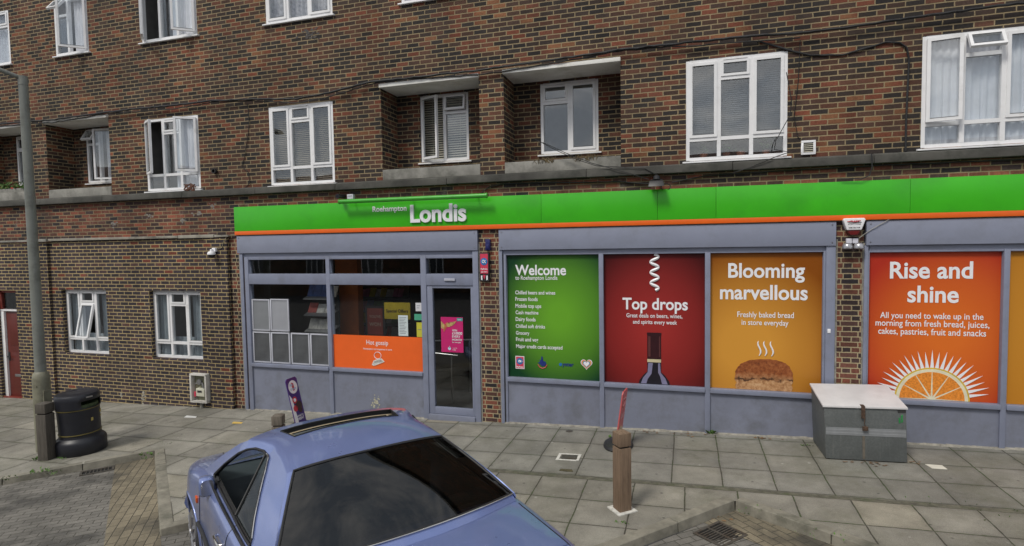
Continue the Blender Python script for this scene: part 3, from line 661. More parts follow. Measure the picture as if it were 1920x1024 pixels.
# ------------------------------------------------------------------ gully grates, covers
M_IRON = mat('cast_iron', (0.12, 0.112, 0.10), 0.6, metal=0.6, var=0.3, scale=20, bump=0.4, dirt=(0.09, 0.06, 0.035), dscale=6)
M_HOLE = mat('drain_dark', (0.006, 0.006, 0.006), 0.9)
def grate(label, cx, cy, ang, w_, d_, nb, two):
    t = thing('drain_grate', label, 'drain cover', (cx, cy, rzz(cx, cy)), group='cast iron road drains', rot=(0, -math.atan(SLOPE) * math.cos(ang), ang))
    m = MB(); h = 0.014; e = 0.03
    m.box(-w_/2, w_/2, -d_/2, -d_/2 + e, .001, h).box(-w_/2, w_/2, d_/2 - e, d_/2, .001, h).box(-w_/2, -w_/2 + e, -d_/2 + e, d_/2 - e, .001, h).box(w_/2 - e, w_/2, -d_/2 + e, d_/2 - e, .001, h)
    if two: m.box(-.012, .012, -d_/2 + e, d_/2 - e, .001, h)
    for k in range(1, nb):
        y = -d_/2 + e + (d_ - 2 * e) * k / nb; m.box(-w_/2 + e, w_/2 - e, y - .006, y + .006, .002, h - .002)
    m.build('frame', M_IRON, t, local=True)
    MB().box(-w_/2 + .01, w_/2 - .01, -d_/2 + .01, d_/2 - .01, .0005, .0035).build('pit', M_HOLE, t, local=True)
grate('square iron road drain in the corner of the kerb beside the timber bollard', 0.335, -2.955, R(50), 0.42, 0.36, 9, True)
grate('long iron road drain under the kerb below the black litter bin', -8.41, -2.94, R(139), 0.20, 0.42, 8, False)
cv = MB().slab([(-1.69, -1.29), (-1.47, -1.27), (-1.45, -1.43), (-1.67, -1.45)], lambda x, y: gz(x) + .001, lambda x, y: gz(x) + .006)
tag(cv.build('utility_cover', M_IRON, origin=on_ground(-1.57, -1.36)), 'small dark square cover framed in white mortar in the paving', 'cover')
cm = MB()
for (a, b, c, d_) in ((-1.74, -1.70, -1.50, -1.24), (-1.46, -1.42, -1.47, -1.23), (-1.70, -1.46, -1.268, -1.235), (-1.70, -1.45, -1.49, -1.455)):
    cm.slab([(a, c), (b, c), (b, d_), (a, d_)], lambda x, y: gz(x) + .001, lambda x, y: gz(x) + .005)
tag(cm.build('mortar_surround', mat('white_mortar', (0.55, 0.54, 0.50), 0.95, var=0.25, scale=25), origin=on_ground(-1.57, -1.36)), 'ragged white mortar edging round the small dark cover', 'mortar')
c2 = MB().slab([(-1.60, -1.80), (-1.45, -1.79), (-1.42, -1.86), (-1.50, -1.875), (-1.61, -1.86)], lambda x, y: gz(x) + .001, lambda x, y: gz(x) + .005)
tag(c2.build('utility_cover', mat('rusty_cover', (0.07, 0.06, 0.03), 0.9, var=0.5, scale=30), origin=on_ground(-1.5, -1.83)), 'broken mossy cover hole in the slab below the dark square cover', 'cover')
c3 = MB(); c3.slab(disc(-1.79, -0.26, 0.055, 20), lambda x, y: gz(x) + .001, lambda x, y: gz(x) + .006)
tag(c3.build('stop_tap_cover', M_IRON, origin=on_ground(-1.79, -.26)), 'round dark stop tap cover in the paving under the green poster', 'cover')
c4 = MB().slab([(2.89, -0.79), (3.07, -0.795), (3.08, -0.92), (2.92, -0.92)], lambda x, y: gz(x) + .001, lambda x, y: gz(x) + .006)
tag(c4.build('marker_plate', mat('cream_plate', (0.62, 0.60, 0.52), 0.7), origin=on_ground(3, -.86)), 'cream square marker plate set in paving right of the metal bin', 'plate')
for nm, lb, pts, cc in (('scrap_paper', 'white scrap of paper on the paving below the meter box', [(-9.20, -.60), (-8.98, -.58), (-8.92, -.66), (-9.17, -.69)], (0.62, 0.62, 0.60)),
                        ('scrap_paper', 'yellow flattened wrapper on the paving near the left shopfront', [(-7.93, -.77), (-7.74, -.75), (-7.70, -.83), (-7.88, -.86)], (0.62, 0.42, 0.10))):
    s = MB().slab(pts, lambda x, y: gz(x) + .002, lambda x, y: gz(x) + .008 + .008 * math.sin(x * 40 + y * 33)); o = s.build(nm, mat(lb[:12], cc, 0.8), origin=on_ground(*pts[0])); tag(o, lb, 'litter')
# dusty mortar line along the foot of the shopfronts
ft = MB(); x = -8.30
rf = random.Random(8)
while x < 6:
    x2 = x + rf.uniform(0.06, 0.2)
    if not (-4.42 < x < -3.40 or -3.36 < x < -3.0):
        dd = rf.uniform(.02, .06); ft.hexa([(x, -dd - .012, gz(x) - .01), (x2, -dd - .012, gz(x2) - .01), (x2, .02, gz(x2) - .01), (x, .02, gz(x) - .01)], [(x, -dd, gz(x) + .003), (x2, -dd, gz(x2) + .003), (x2, .02, gz(x2) + rf.uniform(.02, .035)), (x, .02, gz(x) + rf.uniform(.02, .035))])
    x = x2
tag(ft.build('mortar_skirt', M_MORT), kind='structure')
# weeds and moss: tiny leaves in the joints
wd = MB(); rw_ = random.Random(9)
spots = [(-9.6, -2.95, 40, .14, .05), (-9.3, -2.85, 18, .12, .04), (-8.9, -3.33, 40, .30, .06), (-9.3, -3.6, 26, .25, .05), (-8.0, -2.45, 30, .18, .05), (-7.85, -2.6, 14, .1, .04), (-10.2, -3.9, 22, .3, .05),
         (-1.08, -0.45, 14, .07, .06), (-0.66, -3.12, 16, .08, .03), (0.36, -0.03, 22, .05, .11), (-8.8, -1.95, 14, .35, .02), (-8.2, -1.95, 12, .2, .02), (1.62, -0.35, 16, .08, .04), (3.1, -1.98, 26, .9, .03), (0.75, -2.55, 18, .3, .03), (1.25, -2.95, 16, .3, .03)]
for (x, y, n, s, h) in spots:
    for k in range(n):
        a = rw_.uniform(0, 6.28); rr = s * math.sqrt(rw_.random()); px, py = x + rr * math.cos(a), y + rr * .4 * math.sin(a); b0 = rw_.uniform(0, 6.28); hh = .62 * h * rw_.uniform(.5, 1.2); ww = hh * rw_.uniform(.25, .5)
        zz = gz(px); cx_, sx2 = math.cos(b0) * ww, math.sin(b0) * ww; le = rw_.uniform(.4, 1.2) * hh
        wd.quad([(px, py, zz), (px + cx_ + math.cos(b0 + 1.57) * le * .5, py + sx2 + math.sin(b0 + 1.57) * le * .5, zz + hh * .6), (px + math.cos(b0 + 1.57) * le, py + math.sin(b0 + 1.57) * le, zz + hh), (px - cx_ + math.cos(b0 + 1.57) * le * .5, py - sx2 + math.sin(b0 + 1.57) * le * .5, zz + hh * .6)])
tag(wd.build('weeds', M_LEAF), 'tufts of green weeds growing in the paving joints and along the kerb', 'weeds', kind='stuff')
lf_ = MB()
for (x, y, n, s) in ((2.2, -0.86, 26, .14), (1.05, -0.12, 22, .1), (-0.5, -0.1, 14, .12), (-0.1, -2.75, 18, .2), (0.2, -2.55, 16, .2), (0.0, -0.08, 14, .2), (2.75, -0.75, 8, .12)):
    for k in range(n):
        px, py, b0, r0 = x + rw_.gauss(0, s), y + rw_.gauss(0, s * .3), rw_.uniform(0, 6.28), rw_.uniform(.012, .03)
        zz = gz(px) + .004 if y > -2.2 else gz(px) - .10
        lf_.quad([(px + r0 * math.cos(b0 + t), py + r0 * .6 * math.sin(b0 + t), zz + rw_.uniform(.002, .012)) for t in (0, 1.4, 3.1, 4.6)])
tag(lf_.build('dead_leaves', mat('dry_leaf', (0.17, 0.10, 0.05), 0.9, var=0.4, scale=20)), 'dry brown leaf litter lying along the shop wall and kerb', 'leaves', kind='stuff')
# ------------------------------------------------------------------ fascia sign
fs = thing('fascia_sign', 'long green shop fascia with orange stripe and raised white lettering', 'sign', (0, -0.06, 3.3))
segs = [-8.375, -2.25, -0.42, 0.42, 2.9, 5.4, 7.9]
for k, (a, b) in enumerate(zip(segs, segs[1:])):
    dz = 0.0012 * (k % 2)
    MB().box(a + .0015, b - .0015, -0.075 - dz, 0.01, 3.372, 3.838).build('green_panel', M_GREEN, fs, bevel=0.004)
MB().box(segs[0], segs[-1], -0.078, 0.01, 3.300, 3.371).build('orange_stripe', M_ORANGE, fs, bevel=0.003)
MB().box(segs[0], segs[-1], -0.05, 0.0, 3.288, 3.299).build('under_trim', mat('grubby_trim', (0.2, 0.19, 0.16), 0.9, var=0.4, scale=15), fs)
t = MB(); text_mb(t, 'Roehampton', -5.335, -4.665, 3.655, y=-0.082, depth=0.003, bold=0.022); t.build('small_lettering', M_WHITE, fs)
t = MB(); text_mb(t, 'Londis', -4.585, -3.545, 3.452, y=-0.108, depth=0.032, bold=0.028, h=0.295); t.build('large_lettering', M_WHITE, fs)
tl = thing('sign_light', 'long slim green tube light along the top of the fascia', 'light', (-4.5, -0.2, 3.85))
MB().tube([(-5.90, -0.235, 3.842), (-3.13, -0.235, 3.842)], 0.038, 14).tube([(-5.91, -0.235, 3.842), (-5.895, -0.235, 3.842)], .043, 14).tube([(-3.135, -0.235, 3.842), (-3.115, -0.235, 3.842)], .045, 14).build('tube', mat('green_tube', (0.05, 0.36, 0.03), 0.35), tl, smooth=40)
for x in (-5.7, -4.55, -3.35): MB().tube([(x, -0.235, 3.86), (x, -0.12, 3.885), (x, 0.0, 3.885)], 0.010, 6).build('bracket', M_GREEN, tl)

# ------------------------------------------------------------------ shopfronts
def upright(mb, x0, x1, z0, z1, y0=-0.03, y1=0.10, m=0): mb.box(x0, x1, y0, y1, z0, z1, m)
def shutter_box(parent, x0, x1):
    MB().box(x0, x1, -0.055, 0.16, 2.945, 3.282).build('shutter_box', M_BOXM, parent, bevel=0.006)
    for x in (x0 + .05, x1 - .05):
        for z in (2.99, 3.24): MB().lathe([(.009, 0), (.006, .005)], (x, -0.061, z), 8, axis='Y').build('screw', M_STEEL, parent)
    MB().box(x0 + .05, x1 - .05, -0.005, 0.09, 2.872, 2.944).build('shutter_slat', M_BOXM, parent, bevel=0.004)
    MB().box(x0 + .05, x1 - .05, 0.01, 0.12, 2.9441, 2.952).build('shutter_gap', M_SEAL, parent)
sf = thing('shopfront', 'grey framed shopfront with dark glass, a glazed door and an orange window strip', 'shopfront', (-5.9, 0, 0))
shutter_box(sf, -8.355, -3.372)
for a, b in ((-8.322, -8.255), (-3.475, -3.374)): MB().box(a, b, -0.035, 0.12, -0.4, 2.945).build('guide_rail', M_GREY, sf, bevel=0.004)
MB().box(-8.254, -8.222, -0.012, 0.14, -0.4, 2.87).build('rail_slot', mat('rusty_brown', (0.045, 0.028, 0.022), 0.8, var=0.4), sf)
m = MB()
upright(m, -8.221, -8.130, -0.3, 2.871); upright(m, -6.385, -6.305, -0.3, 2.871, -0.028); upright(m, -4.455, -4.352, -0.3, 2.871, -0.028)
m.box(-8.13, -6.385, -0.026, 0.10, 2.345, 2.545).box(-6.305, -4.455, -0.026, 0.10, 2.345, 2.545).box(-4.352, -3.475, -0.026, 0.10, 2.345, 2.545)
m.box(-8.13, -6.385, -0.024, 0.10, 2.815, 2.871).box(-6.305, -4.455, -0.024, 0.10, 2.815, 2.871).box(-4.352, -3.475, -0.024, 0.10, 2.815, 2.871)
m.box(-8.13, -6.385, -0.05, 0.10, 0.735, 0.800).box(-6.305, -4.455, -0.05, 0.10, 0.735, 0.800)
m.build('frame', M_GREY, sf, bevel=0.005)
m = MB().box(-8.13, -6.385, 0.0, 0.09, -0.35, 0.734).box(-6.305, -4.455, 0.002, 0.09, -0.35, 0.734)
m.build('stall_riser', M_GREY2, sf)
for a, b in ((-8.13, -6.385), (-6.305, -4.455), (-4.352, -3.475)):
    MB().box(a, b, 0.03, 0.036, 2.546, 2.814).build('pane', M_SHOPGLASS, sf)
    if b < -4: MB().box(a, b, 0.03, 0.036, 0.801, 2.344).build('pane', M_SHOPGLASS, sf)
dm = MB(); dm.box(-4.351, -4.245, -0.01, 0.06, 0.075, 2.344).box(-3.53, -3.476, -0.01, 0.06, 0.075, 2.344).box(-4.245, -3.53, -0.008, 0.06, 0.075, 0.195).box(-4.245, -3.53, -0.008, 0.06, 2.295, 2.344)
door2 = dm.build('door', M_GREY, sf, bevel=0.004)
MB().box(-4.245, -3.53, 0.02, 0.028, 0.196, 2.294).build('pane', M_SHOPGLASS, door2)
MB().box(-4.351, -3.476, -0.06, 0.12, -0.15, 0.070).build('threshold', M_GREY2, sf, bevel=0.006)
MB().box(-4.0, -3.80, -0.052, -0.027, 2.425, 2.468).build('door_sensor', mat('pale_sensor', (0.42, 0.43, 0.50), 0.4), sf, bevel=0.004)
rsc = random.Random(5); scf = MB()
for k in range(34):
    cx, cz, r_ = -5.42 + rsc.gauss(0, .045), .17 + rsc.gauss(0, .06), rsc.uniform(.008, .028); scf.quad([(cx + r_ * math.cos(q) * rsc.uniform(.6, 1), -.0015 - .00006 * k, cz + r_ * math.sin(q) * rsc.uniform(.6, 1)) for q in (0, .9, 1.8, 2.7, 3.6, 4.5, 5.4)])
scf.build('paint_scuff', mat('cream_scuff', (0.42, 0.40, 0.30), 0.9, var=.4, scale=30), sf)
hg = MB().prism([(-6.304, 0.802), (-4.456, 0.802), (-4.456, 1.412), (-6.304, 1.412)], 0.020, 0.029)
hgo = hg.build('window_strip', mat('orange_vinyl', (0.80, 0.125, 0.018), 0.4, var=0.10, scale=0.9), sf)
for q_ in (('Hot gossip', -5.60, -5.155, 1.25), ('Newspapers and magazines in store', -5.67, -5.08, 1.155)): text_mb(t := MB(), *q_, y=0.016, bold=0.004, zscale=1.15); t.build('lettering', M_WHITE, hgo)
t = MB(); t.tube([(x, .015, z) for x, z in disc(-5.375, 1.055, .062, 24, 1.15)], .005, 5, closed=True).tube([(-5.40, .015, 1.0), (-5.42, .015, .965), (-5.36, .015, .99)], .004, 5)
t.build('speech_bubble', M_WHITE, hgo)
nw = MB().prism([(-5.50, .875), (-5.46, .96), (-5.30, 1.005), (-5.235, .945), (-5.45, .86)], .012, .019).prism([(-5.47, .905), (-5.44, .95), (-5.31, .985), (-5.27, .95)], .0095, .0115, 1)
nw.build('newspaper_picture', [mat('newsprint', (0.62, 0.60, 0.55), 0.8, var=.25, scale=40), mat('newsprint_ink', (0.36, 0.35, 0.33), 0.8, var=.5, scale=60)], hgo)
# six empty white rimmed poster frames hung inside the glass
def small_frame(x0, x1, z0, z1, label):
    t = thing('poster_frame', label, 'frame', (x0, 0.02, z0), group='silver poster frames in the shop window')
    m = MB(); e = .026
    m.box(x0, x1, .006, .028, z0, z0 + e).box(x0, x1, .006, .028, z1 - e, z1).box(x0, x0 + e, .006, .028, z0 + e, z1 - e).box(x1 - e, x1, .006, .028, z0 + e, z1 - e)
    m.build('rim', mat('silver_rim', (0.44, 0.45, 0.50), 0.4, var=.1), t, bevel=.003)
    MB().box(x0 + e, x1 - e, .018, .026, z0 + e, z1 - e).build('panel', SHEETS[label[:3]], t)
SHEETS = {'pal': mat('pale_sheet', (0.30, 0.31, 0.34), 0.5, var=.10, scale=2), 'gre': mat('grey_sheet', (0.20, 0.21, 0.225), 0.5, var=.12, scale=2), 'dar': mat('murky_sheet', (0.080, 0.084, 0.090), 0.45, var=.35, scale=2.5)}
for x0, x1, z0, z1, lb in ((-8.115, -7.70, 1.435, 2.05, 'grey frame in the upper row next to the left window jamb'), (-7.685, -7.265, 1.435, 2.06, 'palest frame, in the upper row beside dark glass'),
                           (-8.12, -7.705, .81, 1.415, 'dark frame in the lower row next to the left window jamb'), (-7.69, -7.265, .81, 1.415, 'dark frame in the lower row below the palest frame'),
                           (-7.235, -6.82, .81, 1.415, 'dark frame third along the lower row of the window'), (-6.80, -6.39, .81, 1.415, 'dark frame at the mullion end of the lower row')):
    small_frame(x0, x1, z0, z1, lb)
# notices on the glass
def notice(x0, x1, z0, z1, c, label, lines=0, y=.020):
    o = MB().box(x0, x1, y, y + .004, z0, z1)
    for k in range(lines):
        z = z1 - (z1 - z0) * (k + 1.5) / (lines + 2); o.box(x0 + .02, x1 - .03 - .02 * (k % 3), y - .002, y - .0005, z, z + .008, 1)
    ob = o.build('window_notice', [mat('notice_%s' % label[:10], c, .7, var=.06), mat('notice_ink', (0.16, 0.17, 0.2), .8)], origin=(x0, y, z0)); tag(ob, label, 'notice')
notice(-4.94, -4.75, 1.43, 1.80, (0.55, 0.62, 0.63), 'pale printed sheet stuck on the glass above the orange strip', 11)
notice(-4.59, -4.47, 1.88, 2.03, (0.60, 0.60, 0.62), 'small white sticker high on the glass next to the shop door', 2)
notice(-4.62, -4.46, 1.72, 1.83, (0.06, 0.32, 0.20), 'small green sticker on the glass next to the shop door', 0)
notice(-4.58, -4.46, 1.42, 1.68, (0.50, 0.47, 0.04), 'yellow sticker with a grey emblem on the glass by the door', 1)
# pink door poster with parrot
pp = thing('door_poster', 'bright pink lottery poster with a flying parrot on the shop door', 'poster', (-4.11, 0.01, 1.17))
MB().box(-4.105, -3.69, .008, .014, 1.175, 1.79).build('sheet', mat('pink_sheet', (0.50, 0.015, 0.14), .45, var=.06), pp)
MB().box(-3.80, -3.695, .005, .0075, 1.725, 1.778).build('corner_tag', mat('teal_tag', (0.03, 0.30, 0.28), .5), pp)
M_PWH = mat('poster_white', (0.72, 0.66, 0.70), .5)
for q_ in (('NEW', -3.785, -3.715, 1.737), ('for one year', -3.895, -3.73, 1.343), ('THE LOTTERY', -3.89, -3.80, 1.245), ('FUND', -3.89, -3.83, 1.21)): text_mb(t := MB(), *q_, y=.003, bold=.02); t.build('lettering', M_PWH, pp)
for s, xb, z in (('WIN', -3.80, 1.545), ('£10000', -3.705, 1.49), ('EVERY', -3.74, 1.435), ('MONTH', -3.715, 1.38)): text_mb(t := MB(), s, -3.895, xb, z, y=.005, bold=.03); t.build('lettering', M_PWH, pp)
brd = MB().prism([(-4.06, 1.60), (-4.035, 1.665), (-3.985, 1.70), (-3.955, 1.69), (-3.965, 1.65), (-4.0, 1.60), (-4.035, 1.545), (-4.05, 1.52)], .004, .0075, 0)
brd.prism([(-4.0, 1.675), (-3.93, 1.70), (-3.81, 1.72), (-3.86, 1.66), (-3.94, 1.62), (-3.985, 1.62)], .0035, .0078, 1).prism([(-4.04, 1.66), (-4.10, 1.72), (-4.10, 1.60), (-4.06, 1.58), (-4.03, 1.62)], .0035, .0078, 1)
brd.prism([(-3.965, 1.69), (-3.935, 1.70), (-3.945, 1.675)], .003, .0072, 2).prism(disc(-3.95, 1.24, .028, 12), .004, .0075, 3).prism([(-3.955, 1.25), (-3.945, 1.29), (-3.935, 1.25)], .004, .0075, 3)
brd.build('parrot_picture', [mat('parrot_red', (0.45, 0.12, 0.06), .6, var=.4, scale=30), mat('parrot_tan', (0.40, 0.28, 0.11), .6, var=.5, scale=40), M_BLACK, mat('pale_blue_mark', (0.45, 0.62, 0.75), .6)], pp)

# shop interior: one dim room with what the glass lets you see
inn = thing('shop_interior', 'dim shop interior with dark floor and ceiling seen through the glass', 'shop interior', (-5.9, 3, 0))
m = MB(); NOFLIP.add('room_shell')
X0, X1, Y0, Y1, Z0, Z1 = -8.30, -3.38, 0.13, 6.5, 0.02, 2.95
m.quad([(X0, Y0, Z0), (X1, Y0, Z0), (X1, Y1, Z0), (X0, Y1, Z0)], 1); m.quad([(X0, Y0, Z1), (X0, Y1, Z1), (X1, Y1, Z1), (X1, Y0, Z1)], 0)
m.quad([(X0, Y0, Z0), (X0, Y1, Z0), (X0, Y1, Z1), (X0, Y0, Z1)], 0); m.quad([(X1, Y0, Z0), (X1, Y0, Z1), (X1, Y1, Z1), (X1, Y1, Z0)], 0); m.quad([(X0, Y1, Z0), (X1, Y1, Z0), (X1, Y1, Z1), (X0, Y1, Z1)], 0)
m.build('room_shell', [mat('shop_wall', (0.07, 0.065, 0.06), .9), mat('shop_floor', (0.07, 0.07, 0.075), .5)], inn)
MB().box(-7.02, -6.50, 1.2, 1.4, .03, 2.94).build('orange_panel', mat('orange_panel_paint', (0.42, 0.10, 0.015), .6), inn)
rng = random.Random(3)
PACK = [mat('pack_%d' % k, c, .5, var=.3, scale=12) for k, c in enumerate(((.42, .06, .05), (.55, .5, .45), (.5, .38, .06), (.06, .12, .32), (.08, .26, .10), (.45, .12, .24), (.6, .58, .55)))]
def rack(label, x0, x1, y, z0, rows, tilt, group=None):
    t = thing('magazine_rack', label, 'rack', ((x0 + x1) / 2, y, .02))
    MB().box(x0, x1, y + .28, y + .31, .03, z0 + rows * .34).build('back_board', M_ROOMD, t)
    for k in range(rows):
        z = z0 + k * .33
        MB().hexa([(x0, y, z), (x1, y, z), (x1, y + .28, z + tilt), (x0, y + .28, z + tilt)], [(x0, y, z + .02), (x1, y, z + .02), (x1, y + .28, z + tilt + .02), (x0, y + .28, z + tilt + .02)]).build('shelf', mat('rack_shelf', (.22, .22, .23), .5), t)
        p = MB(); x = x0 + .02
        while x < x1 - .12:
            w_ = rng.uniform(.12, .2); h_ = rng.uniform(.22, .29); p.hexa([(x, y + .10, z + .05), (x + w_, y + .10, z + .05), (x + w_, y + .12, z + .05), (x, y + .12, z + .05)], [(x, y + .2, z + h_), (x + w_, y + .2, z + h_), (x + w_, y + .22, z + h_), (x, y + .22, z + h_)], rng.randrange(7)); x += w_ + .01
        p.build('magazines', PACK, t)
rack('tilted magazine rack behind the poster frames in the shop window', -7.38, -6.74, .60, 1.0, 4, .10)
rack('long shelf of packets deep inside the shop behind the orange strip', -8.1, -6.6, 3.4, .4, 6, .02)
sg = MB().box(-5.56, -5.01, .62, .64, 1.64, 1.96); text_mb(sg, 'Special Offers', -5.52, -5.05, 1.77, y=.615, m=1, bold=.02)
tag(sg.build('offers_sign', [mat('offer_yellow', (0.62, 0.46, 0.02), .5), mat('offer_ink', (0.08, 0.05, 0.02), .6)], origin=(-4.9, .62, 1.8)), 'yellow special offers sign hanging behind the shop glass', 'sign')
sg = MB().box(-6.09, -5.65, .80, .82, 1.25, 1.87).box(-6.04, -5.70, .792, .80, 1.30, 1.82, 1); text_mb(sg, "YOU'VE", -6.0, -5.74, 1.63, y=.789, m=2, bold=.02); text_mb(sg, 'WON', -6.0, -5.74, 1.47, y=.789, m=2, bold=.03)
tag(sg.build('lottery_board', [M_BLACK, mat('board_red', (0.22, 0.04, 0.03), .6), mat('board_text', (0.35, 0.26, 0.2), .6)], origin=(-5.4, .8, 1.4)), 'dark framed red board reading won behind the shop glass', 'sign board')
hr = MB().tube([(-4.72, .75, 1.0), (-4.11, .75, .96)], .02, 8).tube([(-4.24, .75, .97), (-4.24, .75, .05)], .018, 8).tube([(-5.12, 1.6, 1.06), (-4.05, 1.6, 1.13)], .02, 8).tube([(-4.2, 1.6, 1.12), (-4.2, 1.6, .05)], .018, 8)
tag(hr.build('handrail', M_STEEL, smooth=50, origin=(-3.9, .8, .02)), 'steel handrails just inside the glazed shop door', 'handrail')
rc = MB().box(-4.30, -3.60, 3.2, 3.8, .03, 1.2).box(-4.35, -3.55, 3.15, 3.85, 1.2, 1.25, 1)
tag(rc.build('sweet_counter', [mat('counter_red', (0.25, 0.02, 0.03), .5), M_ROOMD], bevel=.01, origin=(-4, 3.4, .02)), 'dark red counter inside the shop behind the door', 'counter')

# the two blind shopfronts with printed window posters
sf2 = thing('shopfront', 'grey framed shopfront filled by green, crimson and amber posters', 'shopfront', (-0.5, 0, 0))
shutter_box(sf2, -2.992, 2.018)
for a, b in ((-3.0, -2.945), (1.90, 2.02)): MB().box(a, b, -.035, .12, -.25, 2.944).build('guide_rail', M_GREY, sf2, bevel=.004)
MB().box(-2.944, -2.925, -.012, .12, -.2, 2.87).build('rail_slot', M_SEAL, sf2)
m = MB(); upright(m, -2.924, -2.885, -.2, 2.871, -.02); upright(m, -1.335, -1.262, -.2, 2.871, -.028); upright(m, .268, .345, -.2, 2.871, -.028); upright(m, 1.868, 1.899, -.1, 2.871, -.02)
BAYS = ((-2.885, -1.335), (-1.262, .268), (.345, 1.868))
for a, b in BAYS: m.box(a, b, -.05, .10, .735, .800); m.box(a, b, -.015, .10, 2.858, 2.871)
m.build('frame', M_GREY, sf2, bevel=.005)
for k, (a, b) in enumerate(BAYS):
    MB().box(a, b, .0, .09, -.3, .734).build('stall_riser', M_GREY2, sf2); MB().box(a, b, .062, .068, .801, 2.857).build('pane', M_SHOPGLASS, sf2)
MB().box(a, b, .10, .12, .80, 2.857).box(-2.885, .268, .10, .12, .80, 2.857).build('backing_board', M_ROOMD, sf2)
MB().box(1.925, 1.965, -.045, -.036, 1.70, 1.76).build('socket_cover', M_WHITE, sf2, bevel=.003)
sf3 = thing('shopfront', 'grey framed shopfront filled by the orange slice poster and a cropped amber one', 'shopfront', (4, 0, 0))
shutter_box(sf3, 2.392, 7.6)
for a, b in ((2.378, 2.425), (7.5, 7.6)): MB().box(a, b, -.035, .12, -.1, 2.944).build('guide_rail', M_GREY, sf3, bevel=.004)
m = MB(); upright(m, 2.4255, 2.445, -.1, 2.871, -.02); upright(m, 3.995, 4.062, -.1, 2.871, -.028); upright(m, 5.65, 5.72, -.1, 2.871, -.028)
BAY3 = ((2.445, 3.995), (4.062, 5.65), (5.72, 7.5))
for a, b in BAY3: m.box(a, b, -.05, .10, .735, .800); m.box(a, b, -.015, .10, 2.845, 2.871)
m.build('frame', M_GREY, sf3, bevel=.005)
for a, b in BAY3:
    MB().box(a, b, .0, .09, -.2, .734).build('stall_riser', M_GREY2, sf3); MB().box(a, b, .062, .068, .801, 2.844).build('pane', M_SHOPGLASS, sf3)
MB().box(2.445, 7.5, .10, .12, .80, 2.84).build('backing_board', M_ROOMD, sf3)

def lines(parent, rows, m=None, y=.036):
    for r_ in rows: text_mb(MB_ := MB(), *r_[:4], y=y, bold=r_[4] if len(r_) > 4 else 0.0, zscale=1.10 if r_[4] > .02 else 1.24); MB_.build('lettering', m or M_WHITE, parent)
def art(name, inner, outer, cx, cz, rad, sx=1.0, lo=0.15, hi=1.0):
    """printed design whose colour deepens outward from a soft round centre, as on the vinyl"""
    m, nt, b = new_mat(name); g = _n(nt, 'NewGeometry'); mp_ = _n(nt, 'Mapping'); mp_.inputs['Location'].default_value = (-cx * sx / rad, 0, -cz / rad); mp_.inputs['Scale'].default_value = (sx / rad, 0, 1 / rad)
    nt.links.new(g.outputs['Position'], mp_.inputs['Vector']); gr = _n(nt, 'TexGradient'); gr.gradient_type = 'SPHERICAL'; nt.links.new(mp_.outputs[0], gr.inputs['Vector'])
    c = ramp(nt, gr.outputs['Fac'], [(0.0, outer), (lo + .25, tuple((i_ * .55 + o_ * .45) for i_, o_ in zip(inner, outer))), (hi, inner)])
    nt.links.new(c, b.inputs['Base Color']); b.inputs['Roughness'].default_value = .38; b.inputs['Specular IOR Level'].default_value = .35; return m
YT = .036
def poster(label, x0, x1, z0, z1, m):
    t = thing('window_poster', label, 'poster', (x0, .03, z0)); MB().box(x0 + .002, x1 - .002, .04, .05, z0, z1).build('printed_sheet', m, t); return t
YT = .036
p1 = poster('green welcome poster listing what the shop sells', -2.885, -1.335, .802, 2.856, art('green_vinyl', (0.130, 0.36, 0.022), (0.004, 0.042, 0.014), -2.0, 1.85, 1.25, 1.15, lo=.12, hi=.85))
lines(p1, [('Welcome', -2.74, -1.875, 2.525, .022), ('to Roehampton Londis', -2.74, -2.02, 2.445, .008)])
for s, xr, z in zip(('Chilled beers and wines', 'Frozen foods', 'Mobile top ups', 'Cash machine', 'Dairy foods', 'Chilled soft drinks', 'Grocery', 'Fruit and veg', 'Major credit cards accepted'), (-2.06, -2.36, -2.30, -2.35, -2.40, -2.24, -2.51, -2.36, -1.95), (2.20, 2.09, 1.975, 1.865, 1.75, 1.635, 1.52, 1.41, 1.295)):
    lines(p1, [(s, -2.745, xr, z, .014)])
M_PINK = mat('logo_pink', (0.60, 0.05, 0.10), .4); M_NAVY = mat('logo_navy', (0.015, 0.03, 0.17), .4); M_BLUE = mat('logo_blue', (0.02, 0.16, 0.42), .4)
def pay_logo(parent, x0, x1, z0, z1, y):
    w_, h_ = x1 - x0, z1 - z0; cx = (x0 + x1) / 2; r_ = w_ * .36; cz = z1 - h_ * .40
    MB().box(x0, x1, y, y + .004, z0, z1).build('logo_plate', M_WHITE, parent); e = w_ * .07
    m = MB().prism([(x0 + e, z0 + e), (x1 - e, z0 + e), (x1 - e, z1 - e), (x0 + e, z1 - e)], y - .002, y - .0005, 0).prism(disc(cx, cz, r_, 24), y - .004, y - .0025, 1)
    m.tube([(cx + r_ * .45 * q, y - .005, cz + r_ * .38 * s) for q, s in ((.95, .8), (.35, -.1), (-.2, -.75), (-.75, -.55), (-.9, .1), (-.55, .75), (0, .65), (.45, -.1), (.95, -.8))], w_ * .05, 6, 2)
    m.prism(disc(cx + r_ * .72, cz, w_ * .045, 10), y - .006, y - .004, 2); text_mb(m, 'PayPoint', x0 + w_ * .12, x1 - w_ * .12, z0 + h_ * .10, y=y - .003, m=2, bold=.03)
    m.build('logo_mark', [M_PINK, M_BLUE, M_WHITE], parent)
pay_logo(p1, -2.76, -2.605, .94, 1.155, .034)
m = MB().prism([(-2.33, 1.03), (-2.37, 1.06), (-2.33, 1.075), (-2.345, 1.11), (-2.315, 1.10), (-2.31, 1.165), (-2.285, 1.16), (-2.28, 1.09), (-2.24, 1.08), (-2.225, 1.04), (-2.255, 1.005), (-2.30, 1.0)], .034, .0385, 0)
